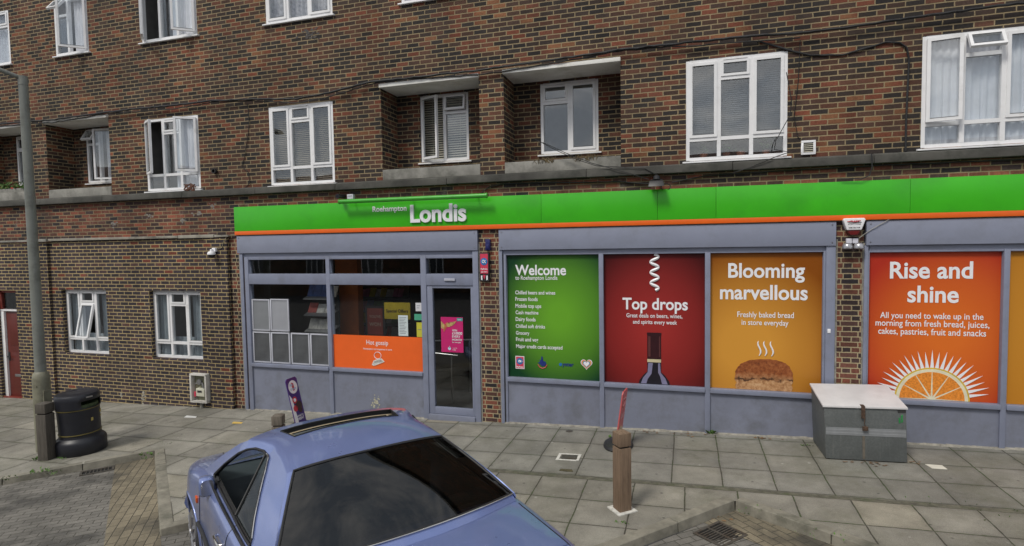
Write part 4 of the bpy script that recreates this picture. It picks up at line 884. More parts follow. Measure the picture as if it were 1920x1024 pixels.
m.tube([(-2.37, .034, 1.03), (-2.34, .034, .985), (-2.29, .034, .965), (-2.24, .034, .985), (-2.215, .034, 1.03)], .007, 6, 1); m.build('lottery_mark', [M_NAVY, M_PINK], p1)
m = MB(); m.prism(disc(-1.985, 1.045, .026, 18), .034, .0385, 0); text_mb(m, 'yster', -1.955, -1.765, 1.022, y=YT, m=1, bold=.03); m.build('travel_card_mark', [M_BLUE, M_NAVY], p1)
hp = lambda k: [(-1.555 + k * .095 * (16 * math.sin(q) ** 3) / 16, 1.075 + k * .095 * (13 * math.cos(q) - 5 * math.cos(2 * q) - 2 * math.cos(3 * q) - math.cos(4 * q)) / 16) for q in [2 * math.pi * i / 36 for i in range(36)]]
m = MB()
for k, (sz, c) in enumerate(((1.0, 0), (.88, 1), (.76, 2), (.64, 3), (.50, 0))): m.prism(hp(sz)[::-1], .0375 - .0016 * k, .0385, c)
m.build('heart_mark', [M_WHITE, M_PINK, mat('logo_yellow', (.7, .5, .05), .4), M_BLUE], p1)

p2 = poster('crimson wine poster with a bottle and corkscrew', -1.262, .268, .802, 2.856, art('crimson_vinyl', (0.33, 0.027, 0.024), (0.060, 0.003, 0.004), -.5, 1.7, 1.35, 1.2, lo=.12, hi=.85))
lines(p2, [('Top drops', -.97, .02, 1.985, .022), ('Great deals on beers, wines,', -.91, -.06, 1.855, .01), ('and spirits every week', -.81, -.14, 1.755, .01)])
cs = [(-.475 + .065 * math.sin(q) * min(1, (24 - q) / 3), 2.85 - .57 * q / 22.0) for q in [i * .35 for i in range(63)]]
MB().tube([(x, .034, z) for x, z in cs], [.012 + .014 * abs(math.cos(i * .35)) for i in range(63)], 6).build('corkscrew_picture', M_WHITE, p2)
bm_ = MB(); cxb = -.485
bm_.prism([(cxb - .105, 1.15), (cxb + .105, 1.15), (cxb + .105, 1.0), (cxb + .16, .95), (cxb + .225, .86), (cxb + .24, .803), (cxb - .24, .803), (cxb - .225, .86), (cxb - .16, .95), (cxb - .105, 1.0)][::-1], .034, .039, 0)
bm_.prism([(cxb - .105, 1.20), (cxb + .105, 1.20), (cxb + .105, 1.58), (cxb + .11, 1.585), (cxb + .11, 1.62), (cxb - .11, 1.62), (cxb - .11, 1.585), (cxb - .105, 1.58)], .034, .039, 1)
bm_.prism([(cxb - .105, 1.151), (cxb + .105, 1.151), (cxb + .105, 1.199), (cxb - .105, 1.199)], .033, .039, 2)
bm_.prism([(cxb - .09, 1.14), (cxb - .02, 1.14), (cxb - .04, .97), (cxb - .10, .88), (cxb - .12, .81), (cxb - .205, .81), (cxb - .17, .90), (cxb - .10, .99)], .032, .0335, 3)
bm_.prism([(cxb + .09, 1.14), (cxb + .06, 1.14), (cxb + .06, .99), (cxb + .09, .93), (cxb + .12, .81), (cxb + .205, .81), (cxb + .17, .90), (cxb + .10, .99)], .032, .0335, 3)
bm_.prism([(cxb - .09, 1.24), (cxb - .055, 1.24), (cxb - .055, 1.56), (cxb - .09, 1.56)], .032, .0335, 4).prism([(cxb + .075, 1.24), (cxb + .09, 1.24), (cxb + .09, 1.56), (cxb + .075, 1.56)], .032, .0335, 4)
bm_.build('bottle_picture', [mat('bottle_black', (0.010, 0.008, 0.014), .4), mat('foil_dark', (0.030, 0.005, 0.008), .4, var=.2), mat('bottle_band', (0.55, 0.48, 0.30), .4), mat('bottle_sheen', (0.20, 0.19, 0.30), .4), mat('foil_sheen', (0.10, 0.03, 0.03), .4)], p2)

p3 = poster('amber bakery poster with a baked loaf', .345, 1.868, .802, 2.856, art('amber_vinyl', (0.62, 0.285, 0.040), (0.24, 0.065, 0.002), .85, 1.45, 1.45, 1.05, lo=.10, hi=.75))
lines(p3, [('Blooming', .60, 1.64, 2.49, .022), ('marvellous', .485, 1.68, 2.165, .022), ('Freshly baked bread', .73, 1.50, 1.895, .01), ('in store everyday', .79, 1.43, 1.78, .01)])
for dx in (1.02, 1.10, 1.19): MB().tube([(dx + .028 * math.sin((z - 1.30) * 22) + (z - 1.3) * .12, .034, z) for z in [1.32 + .02 * i for i in range(12)]], [.005, .008, .011, .012, .012, .012, .012, .012, .011, .010, .008, .004], 6).build('steam_picture', M_WHITE, p3)
def loaf_mat():
    m, nt, b = new_mat('bread_print'); g = _n(nt, 'NewGeometry').outputs['Position']
    sp = _n(nt, 'SeparateXYZ'); nt.links.new(g, sp.inputs[0])
    z = math_node(nt, 'ADD', sp.outputs[2], math_node(nt, 'MULTIPLY', math_node(nt, 'SUBTRACT', noise(nt, g, 7, 4, .6), .5), .22))
    top = _n(nt, 'MapRange'); top.inputs[1].default_value = .92; top.inputs[2].default_value = 1.06; nt.links.new(z, top.inputs[0])
    f = noise(nt, g, 22, 8, .75)
    crust = ramp(nt, f, [(.30, (.10, .022, .008)), (.5, (.27, .075, .020)), (.72, (.42, .16, .055))]); crumb = ramp(nt, f, [(.30, (.16, .06, .02)), (.5, (.48, .25, .11)), (.72, (.66, .44, .25))])
    c = mixc(nt, top.outputs[0], crumb, crust)
    dz = math_node(nt, 'ABSOLUTE', math_node(nt, 'SUBTRACT', z, .965)); cre = _n(nt, 'MapRange'); cre.inputs[1].default_value = .008; cre.inputs[2].default_value = .035; nt.links.new(dz, cre.inputs[0])
    gate = ramp(nt, noise(nt, g, 11, 5, .7), [(.42, 0.0), (.52, .9)]); dark = math_node(nt, 'MULTIPLY', math_node(nt, 'SUBTRACT', 1, cre.outputs[0]), gate)
    c = mixc(nt, dark, c, (.03, .008, .004)); nt.links.new(c, b.inputs['Base Color']); b.inputs['Roughness'].default_value = .45; return m
rl = random.Random(4); lp = []
for q in range(41):
    a = math.pi * q / 40; x = 1.10 + .40 * math.copysign(abs(math.cos(a)) ** .74, math.cos(a)); z = .955 + .315 * (math.sin(a) ** .72) * (1 + .05 * math.cos(a)); lp.append((x + rl.uniform(-.006, .006), z + rl.uniform(-.006, .006)))
lp = [(1.475, .803), (1.495, .86), (1.475, .90)] + lp + [(.725, .90), (.705, .86), (.72, .803)]
MB().prism(lp, .033, .039).build('loaf_picture', loaf_mat(), p3)

p4 = poster('orange red breakfast poster with an orange slice as a rising sun', 2.445, 3.995, .802, 2.843, art('orange_red_vinyl', (0.68, 0.150, 0.018), (0.42, 0.028, 0.012), 3.40, 1.7, 1.3, 1.1, lo=.12, hi=.85))
lines(p4, [('Rise and', 2.71, 3.68, 2.485, .022), ('shine', 2.925, 3.525, 2.155, .022), ('All you need to wake up in the', 2.60, 3.81, 1.925, .01), ('morning from fresh bread, juices,', 2.545, 3.88, 1.815, .01), ('cakes, pastries, fruit and snacks', 2.58, 3.845, 1.70, .01)])
sx0, sz0 = 3.235, .803; rays = MB()
for k in range(25):
    a = math.pi * (k + .35) / 24.7; r0, r1, hw = .40, (.665 if k % 2 else .69), .043
    rays.prism([(sx0 + r0 * math.cos(a - hw * 1.5), sz0 + r0 * math.sin(a - hw * 1.5)), (sx0 + r1 * math.cos(a), sz0 + r1 * math.sin(a)), (sx0 + r0 * math.cos(a + hw * 1.5), sz0 + r0 * math.sin(a + hw * 1.5))][::-1], .0345, .039) if sz0 + r0 * math.sin(a - hw * 1.5) > .80 else None
rays.build('sun_rays', M_WHITE, p4)
def half(r): return [(sx0 + r * math.cos(math.pi * q / 36), sz0 + r * math.sin(math.pi * q / 36)) for q in range(37)][::-1]
MB().prism(half(.445), .032, .039, 0).prism(half(.425), .0305, .0318, 1).build('peel', [mat('peel_yellow', (.62, .42, .05), .45), mat('pith', (.72, .68, .50), .45)], p4)
fl = MB()
for k in range(6):
    a0, a1 = math.pi * (k + .022) / 6, math.pi * (k + .978) / 6
    fl.prism([(sx0 + .045 * math.cos((a0 + a1) / 2), sz0 + .045 * math.sin((a0 + a1) / 2) + .002)] + [(sx0 + .385 * math.cos(a1 + (a0 - a1) * q / 8), max(.805, sz0 + .385 * math.sin(a1 + (a0 - a1) * q / 8))) for q in range(9)], .029, .0304)
fl.build('orange_flesh', mat('orange_flesh', (.72, .24, .03), .4, var=.35, scale=34), p4)
p5 = poster('plain amber poster cropped by the right picture edge', 4.062, 5.65, .802, 2.843, art('amber_vinyl_plain', (0.56, 0.245, 0.028), (0.42, 0.16, 0.010), 4.8, 1.8, 1.5))
# ------------------------------------------------------------------ fittings on the facade
# payment sign on the brick pier
ps = thing('hanging_sign', 'narrow black framed pink and blue payment sign on the brick pier', 'sign', (-3.25, -.03, 2.4))
MB().box(-3.335, -3.165, -.075, -.006, 2.42, 2.905).build('case', M_BLACK, ps, bevel=.012)
MB().box(-3.318, -3.182, -.080, -.074, 2.555, 2.885).build('face', M_PINK, ps)
m = MB().prism(disc(-3.25, 2.755, .062, 24, 1.0), -.084, -.0805, 0)
m.tube([(-3.25 + .033 * q, -.086, 2.755 + .032 * s) for q, s in ((.95, .8), (.35, -.1), (-.2, -.75), (-.75, -.55), (-.9, .1), (-.55, .75), (0, .65), (.45, -.1), (.95, -.8))], .007, 6, 1)
text_mb(m, 'PayPoint', -3.31, -3.19, 2.62, y=-.082, m=1, bold=.03); text_mb(m, 'pay here', -3.305, -3.195, 2.575, y=-.082, m=1, bold=.02)
m.prism([(-3.31, 2.52), (-3.31, 2.45), (-3.285, 2.44), (-3.285, 2.52)][::-1], -.078, -.074, 1).prism([(-3.215, 2.52), (-3.215, 2.44), (-3.19, 2.45), (-3.19, 2.52)][::-1], -.078, -.074, 1).prism([(-3.275, 2.53), (-3.25, 2.45), (-3.225, 2.53)], -.078, -.074, 2)
m.build('logo_mark', [M_BLUE, M_WHITE, M_PINK], ps)
bb = MB().box(-3.228, -3.148, -.065, -.006, 2.945, 3.13).box(-3.215, -3.16, -.085, -.066, 2.97, 3.04)
tag(bb.build('junction_box', mat('navy_box', (0.018, 0.022, 0.12), .4), bevel=.012, origin=(-3.19, -.03, 2.95)), 'small navy blue box high on the brick pier above the payment sign', 'box')
# burglar alarm and twin lamps on the right pier
al = thing('burglar_alarm', 'white and red bell box under the fascia on the right brick pier', 'alarm', (2.225, -.03, 3.1))
MB().prism([(2.085, 3.30), (2.10, 3.325), (2.35, 3.325), (2.365, 3.30), (2.315, 3.16), (2.135, 3.16)][::-1], -.125, -.006).build('cover', M_WHITE, al, bevel=.014, seg=3)
MB().prism([(2.145, 3.159), (2.305, 3.159), (2.285, 3.115), (2.265, 3.09), (2.185, 3.09), (2.165, 3.115)], -.11, -.006).build('strobe', mat('alarm_red', (0.13, 0.012, 0.012), .3), al, bevel=.012, seg=3)
m = MB(); m.tube([(2.135, -.128, 3.275), (2.18, -.128, 3.285), (2.23, -.128, 3.27), (2.30, -.128, 3.288)], .006, 5, 0).tube([(2.15, -.128, 3.262), (2.22, -.128, 3.258), (2.31, -.128, 3.265)], .004, 5, 1); text_mb(m, 'ALARM', 2.175, 2.28, 3.272, y=-.134, m=0, bold=.03); text_mb(m, 'SECURITY SYSTEMS', 2.145, 2.305, 3.235, y=-.129, m=1, bold=.01); text_mb(m, '0208 555 0100', 2.155, 2.295, 3.185, y=-.129, m=1, bold=.02)
m.build('lettering', [mat('alarm_print_red', (.5, .02, .03), .4), M_SEAL], al)
lp_ = thing('twin_floodlight', 'pair of grey domed lamps below the bell box on the brick pier', 'lamp', (2.225, -.03, 2.9))
MB().box(2.145, 2.215, -.06, -.006, 2.975, 3.045).box(2.222, 2.292, -.06, -.006, 2.975, 3.045).build('mount', M_LGREY, lp_, bevel=.006)
for x in (2.15, 2.29): MB().lathe([(.0, .07), (.035, .066), (.058, .045), (.066, .015), (.066, -.008), (.05, -.02), (.0, -.022)][::-1], (x, -.09, 2.915), 18, axis='Z').build('head', mat('lamp_grey', (0.40, 0.40, 0.42), .25, metal=.6), lp_, smooth=40)
# cameras and floodlight
dc = thing('dome_camera', 'white dome camera on the brick pier above the ground floor windows', 'camera', (-8.88, -.05, 2.95))
MB().box(-8.92, -8.84, -.10, -.046, 2.985, 3.06).tube([(-8.90, -.09, 3.03), (-8.90, -.15, 3.02), (-8.885, -.15, 2.97)], .018, 8).build('bracket', M_WHITE, dc, bevel=.008)
MB().lathe([(.0, .05), (.055, .045), (.075, .015), (.075, -.015), (.068, -.02)][::-1], (-8.885, -.15, 2.945), 20).build('housing', M_WHITE, dc, smooth=40)
MB().lathe([(.066, 0), (.060, -.03), (.04, -.055), (.0, -.066)], (-8.885, -.15, 2.927), 20).build('dome', mat('dome_black', (0.012, .012, .014), .08), dc, smooth=60)
tag(MB().tube([(-8.84, -.07, 3.03), (-8.72, -.055, 3.06), (-8.66, -.05, 3.2), (-8.60, -.03, 3.29), (-8.45, -.02, 3.315), (-8.38, -.01, 3.31)], .006, 6).tube([(-8.615, -.05, 3.26), (-8.618, -.05, 3.2)], .005, 6).build('camera_cable', mat('pale_cable', (.30, .26, .17), .7), origin=(-8.7, -.05, 3)), 'thin pale cable from the dome camera to the fascia end', 'cable')
b1 = thing('bullet_camera', 'small black bullet camera on the ledge brickwork left of the tube light', 'camera', (-5.95, -.05, 3.95))
MB().tube([(-5.955, .0, 3.955), (-5.955, -.10, 3.95), (-5.945, -.20, 3.945)], .036, 12).tube([(-5.945, -.195, 3.945), (-5.943, -.235, 3.943)], .043, 12).build('body', M_BLACK, b1, smooth=40)
MB().tube([(-5.943, -.226, 3.943), (-5.943, -.237, 3.942)], .026, 12).build('lens', mat('lens_glass', (.03, .03, .04), .05), b1)
tag(MB().box(-5.86, -5.74, -.06, .01, 3.90, 3.985).box(-5.845, -5.755, -.066, -.0605, 3.95, 3.965, 1).build('sensor_box', [M_LGREY, M_STEEL], bevel=.006, origin=(-5.8, -.03, 3.9)), 'small pale box beside the bullet camera above the tube light', 'box')
fd = thing('floodlight', 'black floodlight hooded over the green fascia with a coil of wire', 'lamp', (-.43, -.1, 3.9))
MB().tube([(-.43, -.05, 4.05), (-.43, -.13, 4.035), (-.43, -.16, 3.98)], .02, 8).lathe([(.052, 0), (.045, .05), (.0, .07)], (-.43, -.15, 3.985), 14).build('bracket', M_BLACK, fd, smooth=40)
MB().hexa([(-.55, -.30, 3.865), (-.31, -.30, 3.865), (-.33, -.09, 3.90), (-.53, -.09, 3.90)], [(-.53, -.24, 3.955), (-.33, -.24, 3.955), (-.35, -.10, 3.995), (-.51, -.10, 3.995)]).build('lamp_head', M_BLACK, fd, bevel=.012)
MB().tube([(-.30 + .07 * math.cos(q * .5), -.03 - .004 * q, 3.87 + .05 * math.sin(q * .5)) for q in range(22)], .006, 5).build('wire_coil', M_CABLE, fd)
vt = thing('wall_vent', 'small white louvred vent low on the brick between two windows', 'vent', (1.655, -.02, 4.24))
m = MB().box(1.565, 1.75, -.03, .01, 4.245, 4.275).box(1.565, 1.75, -.03, .01, 4.415, 4.445).box(1.565, 1.595, -.03, .01, 4.275, 4.415).box(1.72, 1.75, -.03, .01, 4.275, 4.415); m.build('frame', M_PVC, vt, bevel=.003)
m = MB()
for k in range(5): z = 4.285 + k * .027; m.hexa([(1.595, -.024, z - .004), (1.72, -.024, z - .004), (1.72, .004, z + .012), (1.595, .004, z + .012)], [(1.595, -.024, z), (1.72, -.024, z), (1.72, .004, z + .016), (1.595, .004, z + .016)])
m.build('louvre', mat('louvre_cream', (.50, .48, .40), .5), vt)
MB().box(1.595, 1.72, -.001, .003, 4.276, 4.414).build('backing', M_SEAL, vt)
tag(MB().lathe([(.05, -.02), (.05, -.07), (.034, -.07), (.034, -.03)], (-8.83, 0, 4.56), 14, axis='Y').build('waste_pipe', M_BLACK, smooth=40, origin=(-8.83, 0, 4.56)), 'short black pipe stub poking from the upper brickwork', 'pipe')
# cables on the upper wall
def cable(label, pts, r, y=-.03, m=M_CABLE, sag=0.0, wob=.008, seed=1, cat='cable', name='cable'):
    rn = random.Random(seed); P = []
    for (xa, za), (xb, zb) in zip(pts, pts[1:]):
        n = max(2, int(abs(xb - xa) / .12) + 2)
        for k in range(n):
            t_ = k / n; P.append((xa + (xb - xa) * t_, y + rn.uniform(-.004, .004), za + (zb - za) * t_ - sag * math.sin(math.pi * t_) + rn.uniform(-wob, wob)))
    P.append((pts[-1][0], y, pts[-1][1])); o = MB().tube(P, r, 6).build(name, m, smooth=60, origin=P[0]); tag(o, label, cat)
main = [(x, z + .035) for x, z in [(-18, 5.92), (-14.8, 5.88), (-13.1, 5.84), (-11.6, 5.87), (-10.84, 5.88), (-9.73, 5.86), (-8.8, 5.87), (-7.8, 5.81), (-6.84, 5.73), (-6.15, 5.78), (-5.28, 5.89), (-4.45, 5.88), (-3.3, 5.88), (-2.72, 5.90), (-1.83, 5.92), (-1.0, 5.95), (-.28, 5.95), (.32, 5.94), (.98, 5.935), (1.53, 5.90), (2.07, 5.90), (2.83, 5.93), (3.44, 5.95), (4.12, 5.96), (7.5, 5.97)]]
cable('thick black cable bundle running along the whole wall above the windows', main, .019, -.085, wob=.006)
cable('thinner black cable hanging just under the thick wall bundle', [(x, z - .045 - .03 * math.sin(x * 1.7)) for x, z in main[:20]], .010, -.07, seed=4, wob=.008)
cable('slack black cable looping over the brick to the right window', [(.98, 5.91), (1.40, 5.73), (1.67, 5.63), (2.07, 5.59), (2.36, 5.65), (2.59, 5.70), (2.76, 5.68), (2.84, 5.60), (2.87, 5.45), (2.862, 5.10), (2.85, 4.60), (2.85, 4.22)], .013, -.02, seed=6, wob=.004)
cable('thin wire dropping from the cable bundle to the wall vent', [(1.54, 5.86), (1.52, 5.3), (1.47, 4.8), (1.52, 4.5), (1.60, 4.45)], .005, -.012, seed=7, wob=.004)
cable('black wire from the floodlight along the brick under the ledge', [(-.54, 3.93), (-1.0, 3.99), (-1.51, 4.00), (-2.39, 4.035), (-2.95, 4.04), (-3.15, 4.0), (-3.27, 3.93), (-3.30, 3.87)], .010, -.02, seed=8, wob=.004)
cable('thin wire crossing the recessed balcony down to the floodlight', [(-2.33, 4.72), (-1.94, 4.50), (-1.59, 4.33), (-1.34, 4.24), (-.6, 4.16), (-.43, 4.05)], .006, -.11, seed=9, wob=.003)
cable('thin wire sagging over the concrete ledge by the window of plants', [(-2.2, 4.66), (-1.75, 4.43), (-1.4, 4.28), (-.9, 4.12), (-.55, 3.99)], .006, -.12, seed=10, wob=.003)
cable('black cable under the ledge from the floodlight to the right', [(-.21, 3.94), (.3, 4.02), (1.55, 4.035), (2.61, 4.045), (4.17, 4.03), (7, 4.04)], .009, -.02, seed=11, wob=.004)
cable('short loop of wire over the green fascia on the right', [(2.42, 4.20), (2.43, 4.02), (2.40, 3.90), (2.30, 3.86), (2.05, 3.875)], .008, -.115, seed=12, wob=.003)
cable('loose wire trailing over the corner of the window of plants', [(1.35, 5.4), (1.42, 5.0), (1.40, 4.8), (1.22, 4.45), (1.2, 4.33), (1.40, 4.28), (1.2, 4.22), (.9, 4.1), (.65, 4.03)], .006, -.115, seed=13, wob=.003)
cable('thin dark wire hanging beside the brown blind window', [(-8.0, 5.80), (-7.98, 5.45), (-8.03, 5.15), (-8.12, 4.8), (-8.2, 4.62), (-8.05, 4.5), (-8.02, 4.3), (-8.15, 4.2)], .006, -.015, seed=14, wob=.006)
cable('pale thin wire from the bell box up to the fascia', [(2.30, 3.05), (2.36, 3.10), (2.5, 3.2), (2.66, 3.30)], .005, -.07, m=mat('pale_wire', (.35, .34, .31), .6), seed=15, wob=.002)
cable('tangle of brown cord on the ledge below the open casement window', [(-9.45 + .16 * math.cos(q * 1.3) * (1 - q * .012), 4.27 + .07 * math.sin(q * 1.7)) for q in range(22)], .011, -.06, m=mat('brown_cord', (.13, .06, .04), .8), seed=16, wob=.01, name='cord')
# sill plants
def potted(x, y, z, r_, label, n=34, h=.16):
    t = thing('potted_plant', label, 'plant', (x, y, z), group='potted plants on the window sill')
    MB().lathe([(r_ * .7, 0), (r_, .10), (r_ * 1.08, .10), (r_ * 1.08, .12), (r_ * .9, .12)], (x, y, z), 16).build('pot', M_TERRA, t, smooth=40)
    m = MB(); rn = random.Random(int(abs(x) * 100))
    for k in range(n):
        a, el = rn.uniform(0, 6.28), rn.uniform(.2, 1.4); L = h * rn.uniform(.5, 1.1); c = Vector((x + math.cos(a) * math.cos(el) * L, y + math.sin(a) * math.cos(el) * L * .6, z + .11 + math.sin(el) * L)); e1 = Vector((rn.uniform(-1, 1), rn.uniform(-1, 1), rn.uniform(-.5, .8))).normalized() * .032; e2 = Vector((rn.uniform(-1, 1), rn.uniform(-1, 1), rn.uniform(-1, 1))).normalized() * .02
        m.quad([c - e1, c + e2, c + e1, c - e2])
    m.build('leaves', M_LEAF, t)
potted(.25, .20, 4.25, .06, 'leafy plant at the left light of the window of plants'); potted(.58, .22, 4.25, .05, 'leafy plant in the middle of the window of plants'); potted(.78, .2, 4.25, .065, 'bare terracotta pot in the middle of the window of plants', n=6, h=.06); potted(1.13, .2, 4.25, .055, 'leafy plant at the right light of the window of plants')
pl = thing('window_box', 'trough of green plants and red flowers on the far left balcony', 'planter', (-14.7, .12, 4.3))
MB().box(-15.5, -14.02, .03, .2, 4.395, 4.48).build('trough', M_CONC, pl, bevel=.006)
m = MB(); rn = random.Random(2)
for k in range(420):
    c = Vector((rn.uniform(-15.5, -14.0), rn.uniform(.0, .22), 4.48 + abs(rn.gauss(0, .07)))); e1 = Vector((rn.uniform(-1, 1), rn.uniform(-1, 1), rn.uniform(-.5, .8))).normalized() * .035; e2 = Vector((rn.uniform(-1, 1), rn.uniform(-1, 1), rn.uniform(-1, 1))).normalized() * .022
    m.quad([c - e1, c + e2, c + e1, c - e2], 1 if rn.random() < .06 else 0)
m.build('foliage', [M_LEAF, mat('petal_red', (.45, .04, .04), .7)], pl)
m = MB(); rn = random.Random(6)
for k in range(60):
    x = rn.choice([-2.28, -2.12, -1.62, -1.5, -1.42]) + rn.gauss(0, .05); z0_ = 4.385; h_ = rn.uniform(.04, .12); dx = rn.gauss(0, .04); m.quad([(x, -.0, z0_ - .08 * rn.random()), (x + .006, -.015, z0_ - .05), (x + dx, -.03, z0_ + h_ * .6), (x + dx - .005, -.03, z0_ + h_ * .6)])
tag(m.build('dry_weeds', mat('dry_weed', (.16, .12, .06), .9)), 'dry brown weeds sprouting from the concrete balcony parapet', 'weeds', kind='stuff')

# open gas meter box
mbx = thing('meter_box', 'open white meter box with its works exposed on the brick wall', 'meter box', (-9.41, -.03, -.06))
xa, xb, za, zb, yf, yb = -9.60, -9.19, -.055, .535, -.13, -.022
m = MB(); e = .035
m.box(xa, xb, yf, yb, za, za + e).box(xa, xb, yf, yb, zb - e, zb).box(xa, xa + e, yf, yb, za + e, zb - e).box(xb - e, xb, yf, yb, za + e, zb - e); m.build('case', mat('meter_case', (.58, .56, .52), .6, var=.1, dirt=(.3, .28, .24)), mbx, bevel=.006)
MB().box(xa + e, xb - e, yb - .012, yb + .03, za + e, zb - e).build('back_board', mat('meter_back', (.22, .22, .15), .8, var=.3), mbx)
MB().box(-9.47, -9.27, -.105, -.035, .075, .235).box(-9.44, -9.32, -.110, -.1055, .15, .20, 1).build('meter', [mat('meter_cream', (.60, .59, .48), .5), M_SEAL], mbx, bevel=.008)
MB().lathe([(.0, 0), (.055, .005), (.06, .03), (.04, .055), (.0, .06)], (-9.40, -.105, .36), 14, axis='Y').tube([(-9.52, -.07, .30), (-9.45, -.07, .36), (-9.34, -.07, .34), (-9.30, -.07, .2)], .018, 8).tube([(-9.50, -.07, .0), (-9.50, -.07, .14), (-9.46, -.07, .17)], .014, 8).build('pipework', mat('meter_grey', (.20, .20, .20), .5, metal=.4), mbx, smooth=50)
MB().box(-9.53, -9.49, -.10, -.05, .06, .16).build('red_tap', M_PINK, mbx, bevel=.005)
MB().tube([(-9.39, -.06, za), (-9.39, -.06, -.3)], .032, 10).build('riser_pipe', M_CONC, mbx)

# ------------------------------------------------------------------ street furniture
M_WOOD = None
def wood(name, c, dark, sc=(14, 14, 1.2)):
    m, nt, b = new_mat(name); g = _n(nt, 'TexCoord').outputs['Object']; mp_ = _n(nt, 'Mapping'); mp_.inputs['Scale'].default_value = sc; nt.links.new(g, mp_.inputs['Vector'])
    f = noise(nt, mp_.outputs[0], 3.0, 8, .7); cc = ramp(nt, f, [(.28, dark), (.5, c), (.75, tuple(x * 1.35 for x in c))]); nt.links.new(cc, b.inputs['Base Color']); b.inputs['Roughness'].default_value = .8
    bn = _n(nt, 'Bump'); bn.inputs['Strength'].default_value = .5; bn.inputs['Distance'].default_value = .004; nt.links.new(f, bn.inputs['Height']); nt.links.new(bn.outputs[0], b.inputs['Normal']); return m
M_WBROWN = wood('warm_timber', (.178, .120, .078), (.090, .058, .038)); M_WGREY = wood('weathered_timber', (.135, .115, .092), (.05, .043, .035))
M_WHITEMORT = mat('white_mortar', (0.55, 0.54, 0.50), 0.95, var=0.25, scale=25)
def bollard(label, x, y, h, wd_, ang, m, collar=False):
    t = thing('timber_bollard', label, 'bollard', on_ground(x, y), rot=(0, 0, ang)); r_ = wd_ / 2
    MB().box(-r_, r_, -r_, r_, -.05, h - .185).build('post', m, t, bevel=.008, local=True)
    MB().box(-r_ + .018, r_ - .018, -r_ + .018, r_ - .018, h - .186, h - .165).build('groove', mat('groove_dark', (.02, .014, .01), .9), t, local=True)
    MB().hexa([(-r_, -r_, h - .165), (r_, -r_, h - .165), (r_, r_, h - .165), (-r_, r_, h - .165)], [(-r_, -r_, h - .02), (r_, -r_, h - .02), (r_, r_, h - .02), (-r_, r_, h - .02)]).hexa([(-r_ + .004, -r_ + .004, h - .02), (r_ - .004, -r_ + .004, h - .02), (r_ - .004, r_ - .004, h - .02), (-r_ + .004, r_ - .004, h - .02)], [(-.03, -.03, h), (.03, -.03, h), (.03, .03, h), (-.03, .03, h)]).build('cap', m, t, bevel=.006, local=True)
    if collar: MB().slab([(-r_ - .045, -r_ - .05), (r_ + .05, -r_ - .04), (r_ + .04, r_ + .05), (-r_ - .05, r_ + .04)], lambda a, b: -.02, lambda a, b: .012 + SLOPE * a).build('mortar_base', M_WHITEMORT, t, local=True)
bollard('brown timber bollard on white mortar near the paving corner', -.685, -2.80, .90, .150, R(38), M_WBROWN, True)
bollard('weathered grey timber bollard against the lamp column', -9.50, -2.90, .90, .165, R(12), wood('dark_timber', (.080, .070, .058), (.035, .030, .025)))
bollard('half hidden timber bollard standing behind the car roof', -6.15, -1.72, .515, .16, R(20), M_WGREY)

# lamp column
lmp = thing('street_lamp', 'tall green grey lamp column with a thick base cabinet', 'street lamp', on_ground(-10.0, -2.6))
M_LAMP = mat('lamp_paint', (.19, .20, .18), .55, var=.12, scale=4, dirt=(.10, .10, .085), dscale=3)
lx, ly, lz = -10.0, -2.6, gz(-10.0)
M_LAMPB = mat('lamp_base_paint', (.20, .195, .14), .55, var=.15, scale=4, dirt=(.10, .09, .065), dscale=3)
MB().lathe([(.120, 0), (.120, 1.18), (.116, 1.23), (.102, 1.29), (.076, 1.32)], (lx, ly, lz - .02), 24).build('base_cabinet', M_LAMPB, lmp, smooth=35)
MB().tube([(lx, ly, lz + 1.29), (lx, ly, lz + 3.6), (lx, ly, lz + 5.86)], [.078, .070, .062], 18).tube([(lx, ly, lz + 5.86), (lx, ly, lz + 6.0)], [.066, .064], 18).build('column', M_LAMP, lmp, smooth=35)
MB().tube([(lx, ly, lz + 5.96), (lx - .25, ly - .5, lz + 6.14), (lx - .6, ly - 1.2, lz + 6.36), (lx - .8, ly - 1.6, lz + 6.42)], .034, 12).build('arm', M_LAMP, lmp, smooth=40)
lh = MB(); lh.v = []
lh.hexa([(lx - .72, ly - 1.45, lz + 6.36), (lx - .92, ly - 1.40, lz + 6.36), (lx - 1.17, ly - 2.05, lz + 6.44), (lx - .95, ly - 2.12, lz + 6.44)], [(lx - .74, ly - 1.45, lz + 6.48), (lx - .90, ly - 1.42, lz + 6.48), (lx - 1.14, ly - 2.0, lz + 6.54), (lx - .98, ly - 2.06, lz + 6.54)])
lh.build('lantern', M_LAMP, lmp, bevel=.03, seg=3)
MB().box(lx + .110, lx + .130, ly - .06, ly + .06, lz + .55, lz + 1.0).lathe([(.012, 0), (.012, .01)], (lx + .05, ly - .118, lz + 1.08), 10, axis='Y').build('access_door', M_LAMPB, lmp)

